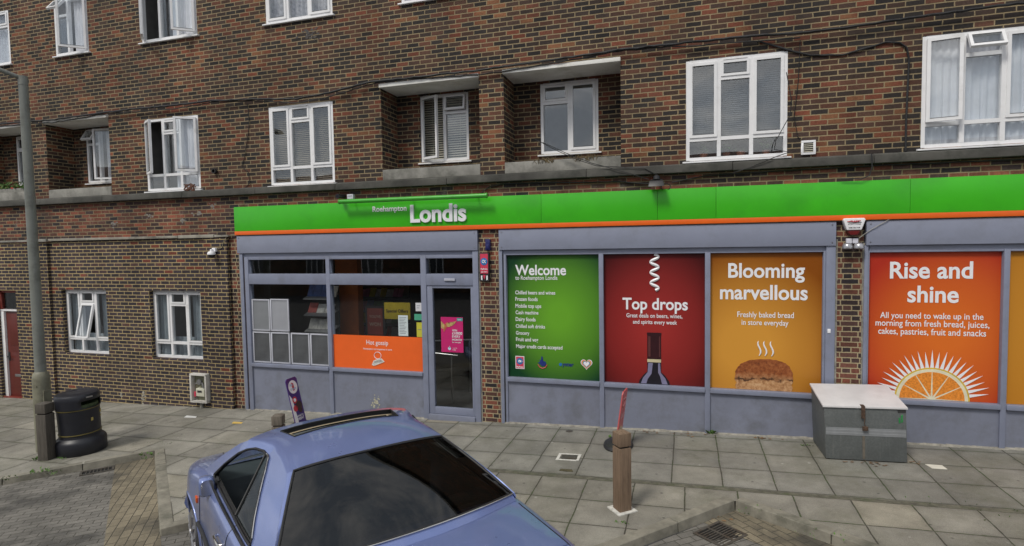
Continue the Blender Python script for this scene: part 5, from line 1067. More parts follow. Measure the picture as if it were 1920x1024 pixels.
# litter bin
lb = thing('litter_bin', 'round black litter bin with gold bands and a side slot', 'bin', on_ground(-9.32, -2.50), rot=(0, R(-1.6), R(72)))
M_BIN = mat('bin_plastic', (.014, .015, .021), .42, var=.2, scale=8, bump=.15, bscale=120)
M_GOLD = mat('gold_band', (.16, .13, .035), .45)
MB().lathe([(.30, 0), (.315, .02), (.318, .20), (.30, .235), (.262, .27), (.258, .30)], n=40).build('base', M_BIN, lb, smooth=38, local=True)
MB().lathe([(.256, .30), (.262, .72)], n=40).build('body', M_BIN, lb, smooth=38, local=True)
gb = MB().lathe([(.263, .325), (.2645, .325), (.2645, .337), (.263, .337)], n=40).lathe([(.267, .715), (.2695, .715), (.2695, .727), (.267, .727)], n=40); gb.build('gold_band', M_GOLD, lb, smooth=38, local=True)
hood = MB(); n = 40
def hood_ok(q): a = 360 * (q + .5) / n; return not (263 < a < 345)
prof = [(.268, .727), (.276, .735), (.276, .745), (.276, .855), (.276, .93), (.262, .955), (.20, .975), (0.001, .985)]
for (r_, h_) in prof:
    for q in range(n): a = 2 * math.pi * q / n; hood.v.append((r_ * math.cos(a), r_ * math.sin(a), h_))
for k in range(len(prof) - 1):
    for q in range(n):
        if k == 2 and not hood_ok(q): continue
        hood.f.append((k * n + q, k * n + (q + 1) % n, (k + 1) * n + (q + 1) % n, (k + 1) * n + q)); hood.m.append(0)
hd = hood.build('hood', M_BIN, lb, smooth=38, local=True); sm = hd.modifiers.new('thickness', 'SOLIDIFY'); sm.thickness = .018; sm.offset = -1
MB().lathe([(.245, .66), (.245, .79)], n=30).build('liner', mat('bin_liner', (.05, .075, .03), .5, var=.5, scale=20), lb, local=True)
em = MB()
for (a, z, w_, h_) in ((R(-72), .52, .014, .05), (R(-28), .60, .030, .045), (R(-28), .54, .030, .012)):
    c, s_ = math.cos(a), math.sin(a); p = lambda u, v_, r_: (c * r_ - s_ * u, s_ * r_ + c * u, v_)
    em.hexa([p(-w_, z, .258), p(w_, z, .258), p(w_, z, .266), p(-w_, z, .266)], [p(-w_, z + h_, .26), p(w_, z + h_, .26), p(w_, z + h_, .268), p(-w_, z + h_, .268)])
em.build('emblem', mat('gold_emblem', (.42, .34, .10), .5), lb, local=True)
MB().box(.02, .10, -.285, -.27, .905, .925).build('slot_lip', M_STEEL, lb, local=True)
lb.scale = (1.08, 1.08, 1.0)

# pavement signs
def pavement_sign(label, x, y, yaw, lean, w_, h_, mats_face, kind):
    t = thing('pavement_sign', label, 'sign', on_ground(x, y), rot=(0, R(-1.6) * math.cos(yaw), yaw))
    MB().lathe([(.24, 0), (.25, .02), (.235, .055), (.17, .085), (.05, .10)], n=30, sx=1.12, sy=.85).build('base', M_BLACK, t, smooth=40, local=True)
    T = Matrix.Translation((0, 0, .09)) @ Matrix.Rotation(lean, 4, 'X')
    def addT(mb_): mb_.v = [tuple(T @ Vector(p)) for p in mb_.v]; return mb_
    r_ = .035
    out_ = [(-w_/2, 0), (w_/2, 0), (w_/2, h_ - r_), (w_/2 - r_, h_), (-w_/2 + r_, h_), (-w_/2, h_ - r_)]
    addT(MB().prism(out_, -.008, .008)).build('board', mats_face[0], t, local=True)
    m = MB()
    if kind == 'ice':
        m.prism(disc(0, h_ * .80, w_ * .40, 24, 1.0), -.0105, -.0085, 0); m.prism([(-w_/2 + .005, .01), (-w_/2 + .09, .01), (-w_/2 + .06, h_ * .55), (-w_/2 + .005, h_ * .66)], -.0100, -.0085, 0)
        m.prism(disc(-w_ * .12, h_ * .52, .06, 16), -.013, -.0108, 1).prism(disc(-w_ * .12, h_ * .52, .032, 14), -.0145, -.0132, 0).prism(disc(-w_ * .2, h_ * .34, .055, 16), -.013, -.0105, 1).prism(disc(w_ * .14, h_ * .38, .085, 14), -.013, -.0105, 2).prism(disc(w_ * .2, h_ * .28, .05, 14), -.014, -.0105, 2)
        m.prism([(-.02, h_ * .72), (.03, h_ * .72), (.02, h_ * .88), (-.03, h_ * .90)], -.0128, -.0108, 1)
        text_mb(m, 'ice', -w_ * .28, w_ * .0, h_ * .83, y=-.014, m=3, bold=.02); text_mb(m, 'cream', -w_ * .28, w_ * .25, h_ * .74, y=-.014, m=3, bold=.02)
        text_mb(m, 'WHAT A', -w_ * .25, w_ * .36, h_ * .145, y=-.011, m=0, bold=.03); text_mb(m, 'TREAT', -w_ * .25, w_ * .36, h_ * .075, y=-.011, m=0, bold=.03)
    else:
        m.prism([(-w_/2 + .02, .02), (w_/2 - .02, .02), (w_/2 - .04, h_ * .22), (0, h_ * .30), (-w_/2 + .04, h_ * .2)], -.0105, -.0085, 2)
        m.tube([(-.08, -.010, h_ * .85), (.06, -.010, h_ * .84), (.08, -.010, h_ * .76), (-.04, -.010, h_ * .70), (.03, -.010, h_ * .62)], .012, 6, 0); text_mb(m, 'ices', -w_ * .34, w_ * .34, h_ * .45, y=-.011, m=0, bold=.03)
    addT(m).build('print', mats_face[1:], t, local=True)
M_PURP = mat('sign_purple', (.055, .022, .16), .35, var=.1); M_SRED = mat('sign_red', (.52, .035, .05), .35, var=.08); M_CHOC = mat('chocolate', (.045, .018, .012), .4, var=.5, scale=25); M_SKYB = mat('sign_pale_blue', (.30, .45, .62), .4)
pavement_sign('leaning purple ice cream board on a black base outside the shop window', -6.40, -.86, R(92), R(-13), .29, .80, [M_PURP, M_WHITE, M_SRED, M_CHOC, M_SKYB], 'ice')
pavement_sign('narrow red board seen nearly edge on behind the brown bollard', -.955, -.80, R(83), R(8), .31, .76, [mat('faded_red', (.50, .10, .10), .4), mat('sign_pink', (.62, .32, .32), .4), M_SRED, mat('sign_cream', (.55, .45, .30), .5)], 'red')

# galvanised storage bin
st = thing('storage_box', 'galvanised metal storage bin with a sloping white lid beside the shop pier', 'storage box', (1.76, -.82, gz(1.76)), rot=(0, -math.atan(SLOPE), R(1.5)))
def galv():
    m, nt, b = new_mat('galvanised_steel'); g = _n(nt, 'TexCoord').outputs['Object']; vo = _n(nt, 'TexVoronoi'); vo.inputs['Scale'].default_value = 55; nt.links.new(g, vo.inputs['Vector'])
    c = ramp(nt, vo.outputs['Color'], [(.2, (.125, .135, .135)), (.8, (.150, .162, .162))]); c = mixc(nt, ramp(nt, noise(nt, g, 2.2, 6, .7), [(.42, 0.), (.68, .7)]), c, (.095, .105, .105))
    mp_ = _n(nt, 'Mapping'); mp_.inputs['Scale'].default_value = (9, 9, .9); nt.links.new(g, mp_.inputs['Vector']); c = mixc(nt, ramp(nt, noise(nt, mp_.outputs[0], 2, 5, .6), [(.56, 0.), (.74, .35)]), c, (.22, .23, .22))
    nt.links.new(c, b.inputs['Base Color']); b.inputs['Roughness'].default_value = .55; b.inputs['Metallic'].default_value = .35; return m
M_GALV = galv(); D_ = .70; W2 = .935; HF, HB = .70, .815
m = MB(); m.hexa([(0, 0, .012), (W2, 0, .012), (W2, D_, .012), (0, D_, .012)], [(-.012, 0, HF), (W2 - .005, 0, HF), (W2 - .005, D_, HB), (-.012, D_, HB)]); m.build('body', M_GALV, st, bevel=.006, local=True)
MB().hexa([(-.030, -.020, HF + .001), (W2 + .01, -.020, HF + .001), (W2 + .01, D_ + .01, HB + .001), (-.030, D_ + .01, HB + .001)], [(-.028, -.018, HF + .026), (W2 + .008, -.018, HF + .026), (W2 + .008, D_ + .01, HB + .026), (-.028, D_ + .01, HB + .026)]).build('lid', mat('lid_white', (.58, .57, .575), .5, var=.10, scale=3, dirt=(.40, .39, .38), dscale=2.5, dlo=.55, dhi=.85), st, bevel=.004, local=True)
MB().box(.006, W2 - .01, -.004, .002, .335, .435).box(.006, W2 - .012, -.005, .001, .365, .372, 1).box(.006, W2 - .012, -.005, .001, .405, .411, 1).build('paint_band', [mat('band_grey', (.20, .21, .22), .6, var=.15), mat('band_pale', (.28, .29, .30), .6)], st, local=True)
M_RUST = mat('rusty_iron', (.07, .04, .025), .8, var=.5, scale=25)
hs_ = MB().box(.415, .460, -.034, -.020, HF - .13, HF + .034).box(.415, .460, -.034, .10, HF + .027, HF + .036); hs_.build('hasp', M_RUST, st, bevel=.003, local=True)
MB().tube([(.438, -.03, HF - .10), (.452, -.03, HF - .14), (.445, -.035, HF - .19), (.462, -.03, HF - .23)], .006, 6).box(.425, .488, -.045, -.020, HF - .285, HF - .232).build('padlock', M_RUST, st, bevel=.006, local=True)
MB().box(.43, .46, -.0035, .001, .03, .41).build('rust_streak', mat('rust_stain', (.12, .105, .085), .8, var=.3, scale=10), st, local=True)
MB().box(.835, .925, -.005, .001, HF - .045, HF - .012).build('black_label', M_SEAL, st, local=True)
MB().tube([(.885, -.004, HF - .07), (.888, -.004, HF - .16), (.876, -.004, HF - .17), (.874, -.004, HF - .09), (.885, -.004, HF - .07)], .004, 5).tube([(.848, -.004, HF - .11), (.850, -.004, HF - .18), (.858, -.004, HF - .18), (.857, -.004, HF - .12), (.848, -.004, HF - .11)], .0035, 5).build('green_scrawl', mat('green_spray', (.02, .30, .07), .6), st, local=True)

# buildings across the street (behind the camera, seen in the glass)
ob_ = thing('terrace_building', 'plain brick terrace across the street mirrored in the shop glass', 'building', (-6, -27, 0))
oz = -.3
MB().box(-34, 20, -37, -27, oz - .6, oz + 6.6).build('wall', M_UP, ob_)
MB().hexa([(-34.4, -37.4, oz + 6.6), (20.4, -37.4, oz + 6.6), (20.4, -26.6, oz + 6.6), (-34.4, -26.6, oz + 6.6)], [(-34.4, -32.2, oz + 9.2), (20.4, -32.2, oz + 9.2), (20.4, -31.8, oz + 9.2), (-34.4, -31.8, oz + 9.2)]).build('roof', mat('roof_tile', (.10, .055, .045), .85, var=.25, scale=10), ob_)
for k in range(11):
    x = -32 + k * 4.8
    for z in (1.0, 3.9):
        w_ = MB(); w_.box(x, x + 1.6, -26.99, -26.90, oz + z, oz + z + .07).box(x, x + 1.6, -26.99, -26.90, oz + z + 1.43, oz + z + 1.5)
        for xx in (x, x + .51, x + 1.02, x + 1.53): w_.box(xx, xx + .07, -26.99, -26.905, oz + z + .07, oz + z + 1.43)
        o = w_.build('window', M_PVC, ob_); MB().box(x + .07, x + 1.53, -26.98, -26.96, oz + z + .07, oz + z + 1.43).build('pane', mat('far_pane', (.05, .055, .06), .1), o)
# ------------------------------------------------------------------ the parked coupe
CAR_A = R(142.3)
_cf = Vector((math.cos(CAR_A), math.sin(CAR_A), 0)); _cl = Vector((-_cf.y, _cf.x, 0))
cpos = Vector((-3.0, -4.6, 0)) + _cl * 0.08
car = thing('parked_car', 'metallic blue two door coupe with open sunroof and dark rear window', 'car', (cpos.x, cpos.y, -0.035), rot=(0, 0, CAR_A))
def paint():
    m, nt, b = new_mat('blue_metallic_paint'); g = _n(nt, 'TexCoord').outputs['Object']
    c = ramp(nt, noise(nt, g, 1.1, 4), [(.3, (.150, .200, .420)), (.7, (.195, .250, .50))])
    fl = ramp(nt, noise(nt, g, 900, 2), [(.3, .85), (.7, 1.2)]); c = mixc(nt, 1.0, c, fl, 'MULTIPLY'); nt.links.new(c, b.inputs['Base Color'])
    b.inputs['Metallic'].default_value = .45
    r_ = ramp(nt, noise(nt, g, 5, 6, .7), [(.3, .26), (.7, .40)]); nt.links.new(r_, b.inputs['Roughness']); b.inputs['Coat Weight'].default_value = .8; b.inputs['Coat Roughness'].default_value = .06; return m
M_CAR = paint(); M_RUB = mat('black_rubber', (.014, .014, .015), .55, var=.15); M_CHROME = mat('chrome', (.62, .60, .56), .14, metal=1.0, var=.05)
M_TYRE = mat('tyre', (.020, .020, .021), .85, var=.25, bump=.4); M_TINT = glass('tinted_rear_glass', (.09, .10, .11), 1.75, wob=.004); M_CGLASS = glass('car_glass', (.55, .62, .60), 1.6, wob=.01)
M_TRIM = mat('cabin_trim', (.055, .065, .075), .7, var=.1); M_SEAT = mat('seat_cloth', (.085, .098, .085), .9, var=.15)
def cr(P, t):
    n = len(P); i = min(int(t), n - 2); u = t - i; p = [P[max(0, min(n - 1, i + k))] for k in (-1, 0, 1, 2)]
    return tuple(.5 * (2 * b + (c - a) * u + (2 * a - 5 * b + 4 * c - d) * u * u + (3 * b - a - 3 * c + d) * u ** 3) for a, b, c, d in zip(*p))
ST = [(-2.37, .76, .90), (-2.34, .885, 1.00), (-2.25, .935, 1.050), (-2.0, .965, 1.068), (-1.6, .995, 1.088), (-1.2, 1.020, 1.092), (-.7, 1.035, 1.085), (-.1, 1.045, 1.072), (.4, 1.045, 1.055), (.8, 1.065, 1.030), (1.12, 1.095, .985), (1.45, 1.075, .92), (1.8, 1.005, .83), (2.02, .91, .76), (2.12, .80, .66), (2.16, .68, .56)]
FR = [(.50, 0.0), (.93, 0.0), (.985, .14), (1.0, .36), (1.006, .56), (1.0, .78), (.980, .915), (.934, .970), (.86, .992), (.55, 1.006), (0.0, 1.012)]
NS, NP = 150, 6
def station(x):
    for k in range(len(ST) - 1):
        if ST[k][0] <= x <= ST[k + 1][0]: return cr(ST, k + (x - ST[k][0]) / (ST[k + 1][0] - ST[k][0]))
    return ST[0] if x < ST[0][0] else ST[-1]
def body_pt(x, s, sgn=1):
    _, w_, zt = station(x); fy, fz = cr(FR, s); return (x, sgn * fy * w_, .20 + (zt - .20) * fz)
def deck_z(x, y):
    _, w_, zt = station(x); f = abs(y) / w_
    for k in range(200, 0, -1):
        fy, fz = cr(FR, 6 + 4 * k / 200)
        if fy >= f: return .20 + (zt - .20) * fz
    return .20 + (zt - .20) * 1.012
AX = (1.12, -1.32); WR = .375
body = MB(); xs = []
for k in range(len(ST) - 1):
    n = max(2, int((ST[k + 1][0] - ST[k][0]) / .028)); xs += [ST[k][0] + (ST[k + 1][0] - ST[k][0]) * q / n for q in range(n)]
xs.append(ST[-1][0]); ss = [10 * q / 70 for q in range(71)]
ring = [(s, 1) for s in ss] + [(s, -1) for s in ss[::-1][1:]]; nr = len(ring)
for x in xs: body.v += [body_pt(x, s, g) for s, g in ring]
for i in range(len(xs) - 1):
    for j in range(nr - 1):
        a, b, c, d = i * nr + j, i * nr + j + 1, (i + 1) * nr + j + 1, (i + 1) * nr + j
        cx = sum(body.v[q][0] for q in (a, b, c, d)) / 4; cy = abs(sum(body.v[q][1] for q in (a, b, c, d)) / 4); cz = sum(body.v[q][2] for q in (a, b, c, d)) / 4
        if any((cx - ax) ** 2 + (cz - .34) ** 2 < WR ** 2 for ax in AX) and cy > .78 and cz < .80: continue
        if -1.46 < cx < .80 and cy < .925 and cz > .9: continue
        body.f.append((a, b, c, d)); body.m.append(0)
for i in (0, len(xs) - 1): body.f.append(tuple(i * nr + j for j in range(nr))); body.m.append(0)
body.f.append(tuple(0 * nr + 0 for _ in range(0)) or (0, nr - 1, (len(xs) - 1) * nr + nr - 1, (len(xs) - 1) * nr)); body.m.append(1)
# greenhouse shell joined to the body
def ysid(x, z): t_ = (z - 1.06) / .390; return .955 - (.225 + .085 * max(0, min(1, (.08 - x) / .42))) * t_ + .022 * math.sin(math.pi * max(0, min(1, t_))) - (.03 * max(0, (-x - .86) / .7) if x < -.86 else 0)
OUT = [(.84, 1.02), (.62, 1.145), (.40, 1.255), (.22, 1.345), (.08, 1.392), (-.1, 1.410), (-.35, 1.414), (-.6, 1.406), (-.86, 1.388), (-1.08, 1.305), (-1.3, 1.205), (-1.54, 1.095), (-1.5, 1.07), (-1.0, 1.065), (-.4, 1.06), (.3, 1.045)]
WIN = [(.47, 1.085), (.27, 1.210), (.10, 1.308), (0.0, 1.350), (-.10, 1.374), (-.24, 1.383), (-.38, 1.370), (-.50, 1.328), (-.76, 1.222), (-1.0, 1.108), (-1.04, 1.084), (-.6, 1.078), (-.1, 1.074), (.43, 1.072)]
UPZ = lambda p: (p[0], p[1] if p[1] < 1.07 else 1.07 + (p[1] - 1.07) * 1.2)
OUT = [UPZ(p) for p in OUT]; WIN = [UPZ(p) for p in WIN]
CC = (-.26, 1.23)
def hit(poly, a):
    dx, dz = math.cos(a), math.sin(a); best = None
    for (x1, z1), (x2, z2) in zip(poly, poly[1:] + poly[:1]):
        ex, ez = x2 - x1, z2 - z1; den = dx * ez - dz * ex
        if abs(den) < 1e-9: continue
        t_ = ((x1 - CC[0]) * ez - (z1 - CC[1]) * ex) / den; u = ((x1 - CC[0]) * dz - (z1 - CC[1]) * dx) / den
        if t_ > 0 and -1e-6 <= u <= 1 + 1e-6 and (best is None or t_ > best): best = t_
    return (CC[0] + dx * best, CC[1] + dz * best)
angs = sorted({round(math.atan2(z - CC[1], x - CC[0]), 5) for x, z in OUT + WIN} | {round(-math.pi + 2 * math.pi * q / 90, 5) for q in range(90)})
roof_m, scut_m = MB(), MB()
side_ms = {}
for sg in (1, -1):
    side_m = MB(); side_ms[sg] = side_m
    o_ = [hit(OUT, a) for a in angs]; w_ = [hit(WIN, a) for a in angs]
    for k in range(len(angs)):
        k2 = (k + 1) % len(angs); P3 = lambda p, off=0: (p[0], sg * (ysid(*p) - off), p[1])
        mid0 = ((o_[k][0] + w_[k][0]) / 2, (o_[k][1] + w_[k][1]) / 2); mid1 = ((o_[k2][0] + w_[k2][0]) / 2, (o_[k2][1] + w_[k2][1]) / 2)
        side_m.quad([P3(o_[k]), P3(o_[k2]), P3(mid1), P3(mid0)]); side_m.quad([P3(mid0), P3(mid1), P3(w_[k2]), P3(w_[k])])
        side_m.quad([P3(w_[k]), P3(w_[k2]), P3(w_[k2], .035), P3(w_[k], .035)], 1)
def ztop(x):
    pts = sorted(OUT[4:9]);
    if x <= pts[0][0]: return pts[0][1]
    for (x1, z1), (x2, z2) in zip(pts, pts[1:]):
        if x1 <= x <= x2: return z1 + (z2 - z1) * (x - x1) / (x2 - x1)
    return pts[-1][1]
RX = [.08, .02, -.07, -.14, -.21, -.28, -.34, -.42, -.5, -.6, -.7, -.78, -.86]
FY = [1, .985, .96, .93, .90, .87, .80, .73, .65, .5, .33, .17, 0]
def roof_pt(x, f):
    ze = ztop(x); ye = ysid(x, ze); dz = -.065 * ((x + .36) / .5) ** 2; zc = 1.572 + dz; a = abs(f)
    xx = x + (.05 * (1 - a * a) if x > .05 else (-.03 * (1 - a * a) if x < -.8 else 0))
    return (xx, f * ye, ze + (zc - ze) * (max(0, 1 - a ** 2.3)) ** .62)
fs_ = FY + [-f for f in FY[::-1][1:]]
for i in range(len(RX) - 1):
    for j in range(len(fs_) - 1):
        if -.345 < (RX[i] + RX[i + 1]) / 2 < -.065 and abs((fs_[j] + fs_[j + 1]) / 2) < .73: continue
        roof_m.quad([roof_pt(RX[i], fs_[j]), roof_pt(RX[i], fs_[j + 1]), roof_pt(RX[i + 1], fs_[j + 1]), roof_pt(RX[i + 1], fs_[j])])
# quarter panels between the rear glass and the side shell
NG = 15
def gl_pt(u, v, lift=0.0):
    """rear glass surface: u -1..1 across, v 0 top..1 bottom"""
    yt, yb = .600, .885; y = u * (yt + (yb - yt) * v); xt = -.885 - .035 * (1 - u * u); xb = -1.505 - .13 * (1 - u * u)
    zt = roof_pt(-.86, abs(u) * .92)[2] - .004; zb = 1.118 + .028 * (1 - u * u)
    x = xt + (xb - xt) * v; z = zt + (zb - zt) * v + .022 * math.sin(math.pi * v) * (1 - .3 * u * u); return (x, y, z + lift)
oc = [UPZ(p) for p in ((-.86, 1.388), (-1.08, 1.305), (-1.3, 1.205), (-1.54, 1.095))]
for sg in (1, -1):
    quarter_m = MB()
    for k in range(NG):
        def oe(v): i_ = min(2, int(3 * v + 1e-6)); u_ = 3 * v - i_; p = (oc[i_][0] + (oc[i_ + 1][0] - oc[i_][0]) * u_, oc[i_][1] + (oc[i_ + 1][1] - oc[i_][1]) * u_); return (p[0], sg * ysid(*p), p[1])
        v0, v1 = k / NG, (k + 1) / NG; TT = (0, .4286, .7857, 1)
        def inn(v): i_ = min(2, int(3 * v + 1e-6)); q_ = oe(v); d_ = Vector((CC[0] - q_[0], 0, CC[1] - .06 - q_[2])).normalized() * .05; zz = q_[2] + d_.z; return (q_[0] + d_.x, sg * (ysid(q_[0] + d_.x, zz) - .003), zz)
        quarter_m.quad([oe(v0), oe(v1), inn(v1), inn(v0)])
        for m_ in range(3):
            def L(v, t_):
                a, b = Vector(gl_pt(sg, v)), Vector(oe(v)); p = a.lerp(b, t_)
                r0 = Vector(roof_pt(-.86, sg * (.93 + .07 * t_))); a0, b0 = Vector(gl_pt(sg, 0)), Vector(oe(0)); r0 = r0 - a0.lerp(b0, t_); k_ = (1 - v) ** 1.5
                p += r0 * k_ * (1 if 0 < t_ else 0) ; p.z += .020 * math.sin(math.pi * t_) * (1 - k_); p.y += sg * .010 * math.sin(math.pi * t_) * (1 - k_); return p
            quarter_m.quad([L(v0, TT[m_]), L(v0, TT[m_ + 1]), L(v1, TT[m_ + 1]), L(v1, TT[m_])])
    quarter_m.build('rear_pillar', M_CAR, car, smooth=70, local=True); side_ms[sg].build('side_frame', [M_CAR, M_RUB], car, smooth=70, local=True)
for j in range(len(fs_) - 1):     # roof to rear glass header
    a, b = roof_pt(-.86, fs_[j]), roof_pt(-.86, fs_[j + 1]); ua, ub = max(-1, min(1, fs_[j] / .93)), max(-1, min(1, fs_[j + 1] / .93))
    if abs(fs_[j] + fs_[j + 1]) / 2 < .93: roof_m.quad([a, b, gl_pt(ub, 0), gl_pt(ua, 0)])
for k in range(24):               # scuttle between rear glass and boot deck
    u0, u1 = -1 + k / 12, -1 + (k + 1) / 12; a, b = gl_pt(u0, 1), gl_pt(u1, 1)
    scut_m.quad([a, b, (b[0] - .05, b[1] * 1.01, deck_z(b[0] - .05, b[1]) + .001), (a[0] - .05, a[1] * 1.01, deck_z(a[0] - .05, a[1]) + .001)])
for sg in (1, -1):
    r_a = roof_pt(-.86, sg * .93); r_c = roof_pt(-.86, sg * .96)
    roof_m.quad([gl_pt(sg, 0), r_a, r_c])
roof_m.build('roof', M_CAR, car, smooth=70, local=True); scut_m.build('scuttle', M_CAR, car, smooth=70, local=True)
bo = body.build('body', [M_CAR, M_RUB, M_RUB], car, smooth=62, local=True)
# glass
gm = MB()
for k in range(NG):
    for j in range(24):
        u0, u1 = -1 + j / 12, -1 + (j + 1) / 12; gm.quad([gl_pt(u0, k / NG, .004), gl_pt(u1, k / NG, .004), gl_pt(u1, (k + 1) / NG, .004), gl_pt(u0, (k + 1) / NG, .004)])
rg = gm.build('rear_window', M_TINT, car, smooth=60, local=True)
per = [gl_pt(-1 + q / 12, 0, .006) for q in range(25)] + [gl_pt(1, q / NG, .006) for q in range(1, NG + 1)] + [gl_pt(1 - q / 12, 1, .006) for q in range(1, 25)] + [gl_pt(-1, 1 - q / NG, .006) for q in range(1, NG)]
MB().tube(per, .010, 6, closed=True).build('rubber_seal', M_RUB, rg, smooth=60, local=True)
MB().tube([gl_pt(1 - q / 12, 1.012, .010) for q in range(25)], .006, 6).build('chrome_strip', M_CHROME, rg, smooth=60, local=True)
ws = MB()
def ws_pt(u, v):
    a = roof_pt(.08, abs(u)); zt_, xt = a[2], a[0]; yt = ysid(.08, ztop(.08)) * .985; x = xt + (.80 + .14 * (1 - u * u) - xt) * v; z = zt_ + (1.025 + .015 * (1 - u * u) - zt_) * v + .02 * math.sin(math.pi * v); return (x, u * (yt + (.935 - yt) * v), z)
for k in range(10):
    for j in range(20): ws.quad([ws_pt(-1 + j / 10, k / 10), ws_pt(-1 + (j + 1) / 10, k / 10), ws_pt(-1 + (j + 1) / 10, (k + 1) / 10), ws_pt(-1 + j / 10, (k + 1) / 10)])
ws.build('windscreen', M_CGLASS, car, smooth=60, local=True)
for sg in (1, -1):
    qp = [UPZ(p) for p in ((-.265, 1.381), (-.38, 1.370), (-.50, 1.328), (-.76, 1.222), (-1.0, 1.108), (-1.04, 1.084), (-.6, 1.078), (-.47, 1.077))] if sg == 1 else WIN
    n = len(qp); m = MB(); m.v = [(x, sg * (ysid(x, z) - .016), z) for x, z in qp]; m.f = [tuple(range(n))]; m.m = [0]
    sw = m.build('side_window', M_CGLASS, car, local=True)
    if sg == 1: MB().tube([(x, sg * (ysid(x, z) - .012), z) for x, z in (UPZ((-.265, 1.381)), (-.47, 1.079))], .009, 6).build('glass_edge', M_RUB, sw, local=True)
    tr = [hit(WIN, a) for a in angs]; i0 = min(range(len(tr)), key=lambda q: tr[q][0] - 9 * (tr[q][1] < 1.0))
    MB().tube([(x, sg * (ysid(x, z) + .003), z) for x, z in tr], .011, 6, closed=True).build('window_trim', M_RUB, car, smooth=60, local=True)
    ch = [p for p in tr if p[0] < -.30 and p[1] > 1.09]; ch.sort(key=lambda p: p[0])
    MB().tube([(x - .012, sg * (ysid(x, z) + .004), z + .010) for x, z in ch], .005, 6).build('chrome_edge', M_CHROME, car, smooth=60, local=True)
    MB().tube([(x, sg * (station(x)[1] * .938 + .004), deck_z(x, station(x)[1] * .938) + .012) for x in [-1.05 + .1 * q for q in range(17)]], .012, 6).build('waist_seal', M_RUB, car, smooth=60, local=True)
    # rub strip, door gap, handle, mirror, marker
    st_ = MB()
    st_.tube([(x, sg * (station(x)[1] * 1.004 + .008), .60) for x in [-.92 + .08 * q for q in range(21)]], .022, 8).build('rub_strip', M_RUB, car, smooth=60, local=True)
    MB().tube([(-.62 + .012 * math.sin(q * .35), sg * (abs(body_pt(-.62, s)[1]) + .001), body_pt(-.62, s)[2]) for q, s in enumerate([2.2 + .28 * k for k in range(20)])], .0035, 5).tube([(.62, sg * (abs(body_pt(.62, s)[1]) + .001), body_pt(.62, s)[2]) for s in [2.2 + .28 * k for k in range(20)]], .0035, 5).build('door_gap', M_RUB, car, local=True)
    hz = .895; hy = abs(body_pt(-.40, 5.0)[1]); MB().tube([(-.50, sg * (hy - .005), hz), (-.49, sg * (hy + .022), hz), (-.32, sg * (hy + .022), hz), (-.30, sg * (hy - .005), hz)], .012, 8).build('door_handle', M_CHROME, car, smooth=60, local=True)
    mm = MB(); c = (.28, sg * 1.035, 1.078)
    for (dx, sy, sz) in ((-.070, .050, .066), (-.050, .062, .080), (0.0, .064, .082), (.05, .056, .072), (.085, .036, .045)):
        for q in range(16):
            a = 2 * math.pi * q / 16; ca, sa = math.cos(a), math.sin(a); e = .55
            mm.v.append((c[0] + dx, c[1] + sy * math.copysign(abs(ca) ** e, ca), c[2] + sz * math.copysign(abs(sa) ** e, sa)))
    for i in range(4):
        for q in range(16): mm.f.append((i * 16 + q, i * 16 + (q + 1) % 16, (i + 1) * 16 + (q + 1) % 16, (i + 1) * 16 + q)); mm.m.append(0)
    mm.f.append(tuple(64 + q for q in range(16))); mm.m.append(0); mm.f.append(tuple(range(16))); mm.m.append(1)
    mi = mm.build('wing_mirror', [M_CAR, M_CHROME], car, smooth=50, local=True)
    MB().hexa([(.30, sg * .93, 1.05), (.42, sg * .93, 1.05), (.40, sg * 1.0, 1.02), (.31, sg * 1.0, 1.02)], [(.30, sg * .93, 1.09), (.40, sg * .93, 1.09), (.38, sg * 1.0, 1.06), (.32, sg * 1.0, 1.06)]).build('mirror_arm', M_RUB, mi, local=True)
    my = abs(body_pt(.74, 4.6)[1]); MB().box(.70, .775, sg * my - .012, sg * my + .012, .775, .825).build('side_marker', mat('amber_lens', (.62, .10, .015), .25), car, bevel=.006, local=True)
    for k, ax in enumerate(AX):
        def side_y(x, z): return max(abs(body_pt(x, q / 20)[1]) for q in range(20, 130) if abs(body_pt(x, q / 20)[2] - z) < .03) if z > .22 else abs(body_pt(x, 1.4)[1])
        lip = [(ax + (WR + .006) * math.cos(a), sg * (side_y(ax + WR * math.cos(a), .34 + WR * math.sin(a)) - .006), .34 + (WR + .006) * math.sin(a)) for a in [R(-12) + R(204) * q / 30 for q in range(31)]]
        MB().tube(lip, .013, 8).build('wheel_arch', M_CAR, car, smooth=60, local=True)
        MB().lathe([(WR + .02, .0), (WR + .02, .34)], (ax, .68 if sg == 1 else -1.02, .34), 28, axis='Y').build('wheel_house', M_RUB, car, local=True)
        wy = sg * .965
        ty = MB().lathe([(.20, -.10), (.30, -.105), (.325, -.085), (.33, -.04), (.33, .04), (.325, .085), (.30, .105), (.20, .10)], (ax, wy, .335), 36, axis='Y'); wl = ty.build('wheel', M_TYRE, car, smooth=40, local=True)
        rim = MB().lathe([(.205, -.06), (.212, .112)] if sg == 1 else [(.212, -.112), (.205, .06)], (ax, wy, .335), 30, axis='Y')
        for q in range(10):
            a = 2 * math.pi * q / 10; rim.tube([(ax + .05 * math.cos(a), wy + sg * .120, .335 + .05 * math.sin(a)), (ax + .19 * math.cos(a), wy + sg * .116, .335 + .19 * math.sin(a))], .018, 6)
        rim.lathe([(.06, -.02), (.05, .02)], (ax, wy + sg * .122, .335), 16, axis='Y'); rim.build('rim', mat('alloy', (.38, .38, .40), .35, metal=.8), wl, smooth=40, local=True)
    def rear_pt(x, z, off=.008):
        q = min((abs(body_pt(x, k / 40)[2] - z), k / 40) for k in range(80, 330))[1]; p = body_pt(x, q, sg); return (p[0] - off * .4, p[1] + sg * off, p[2])
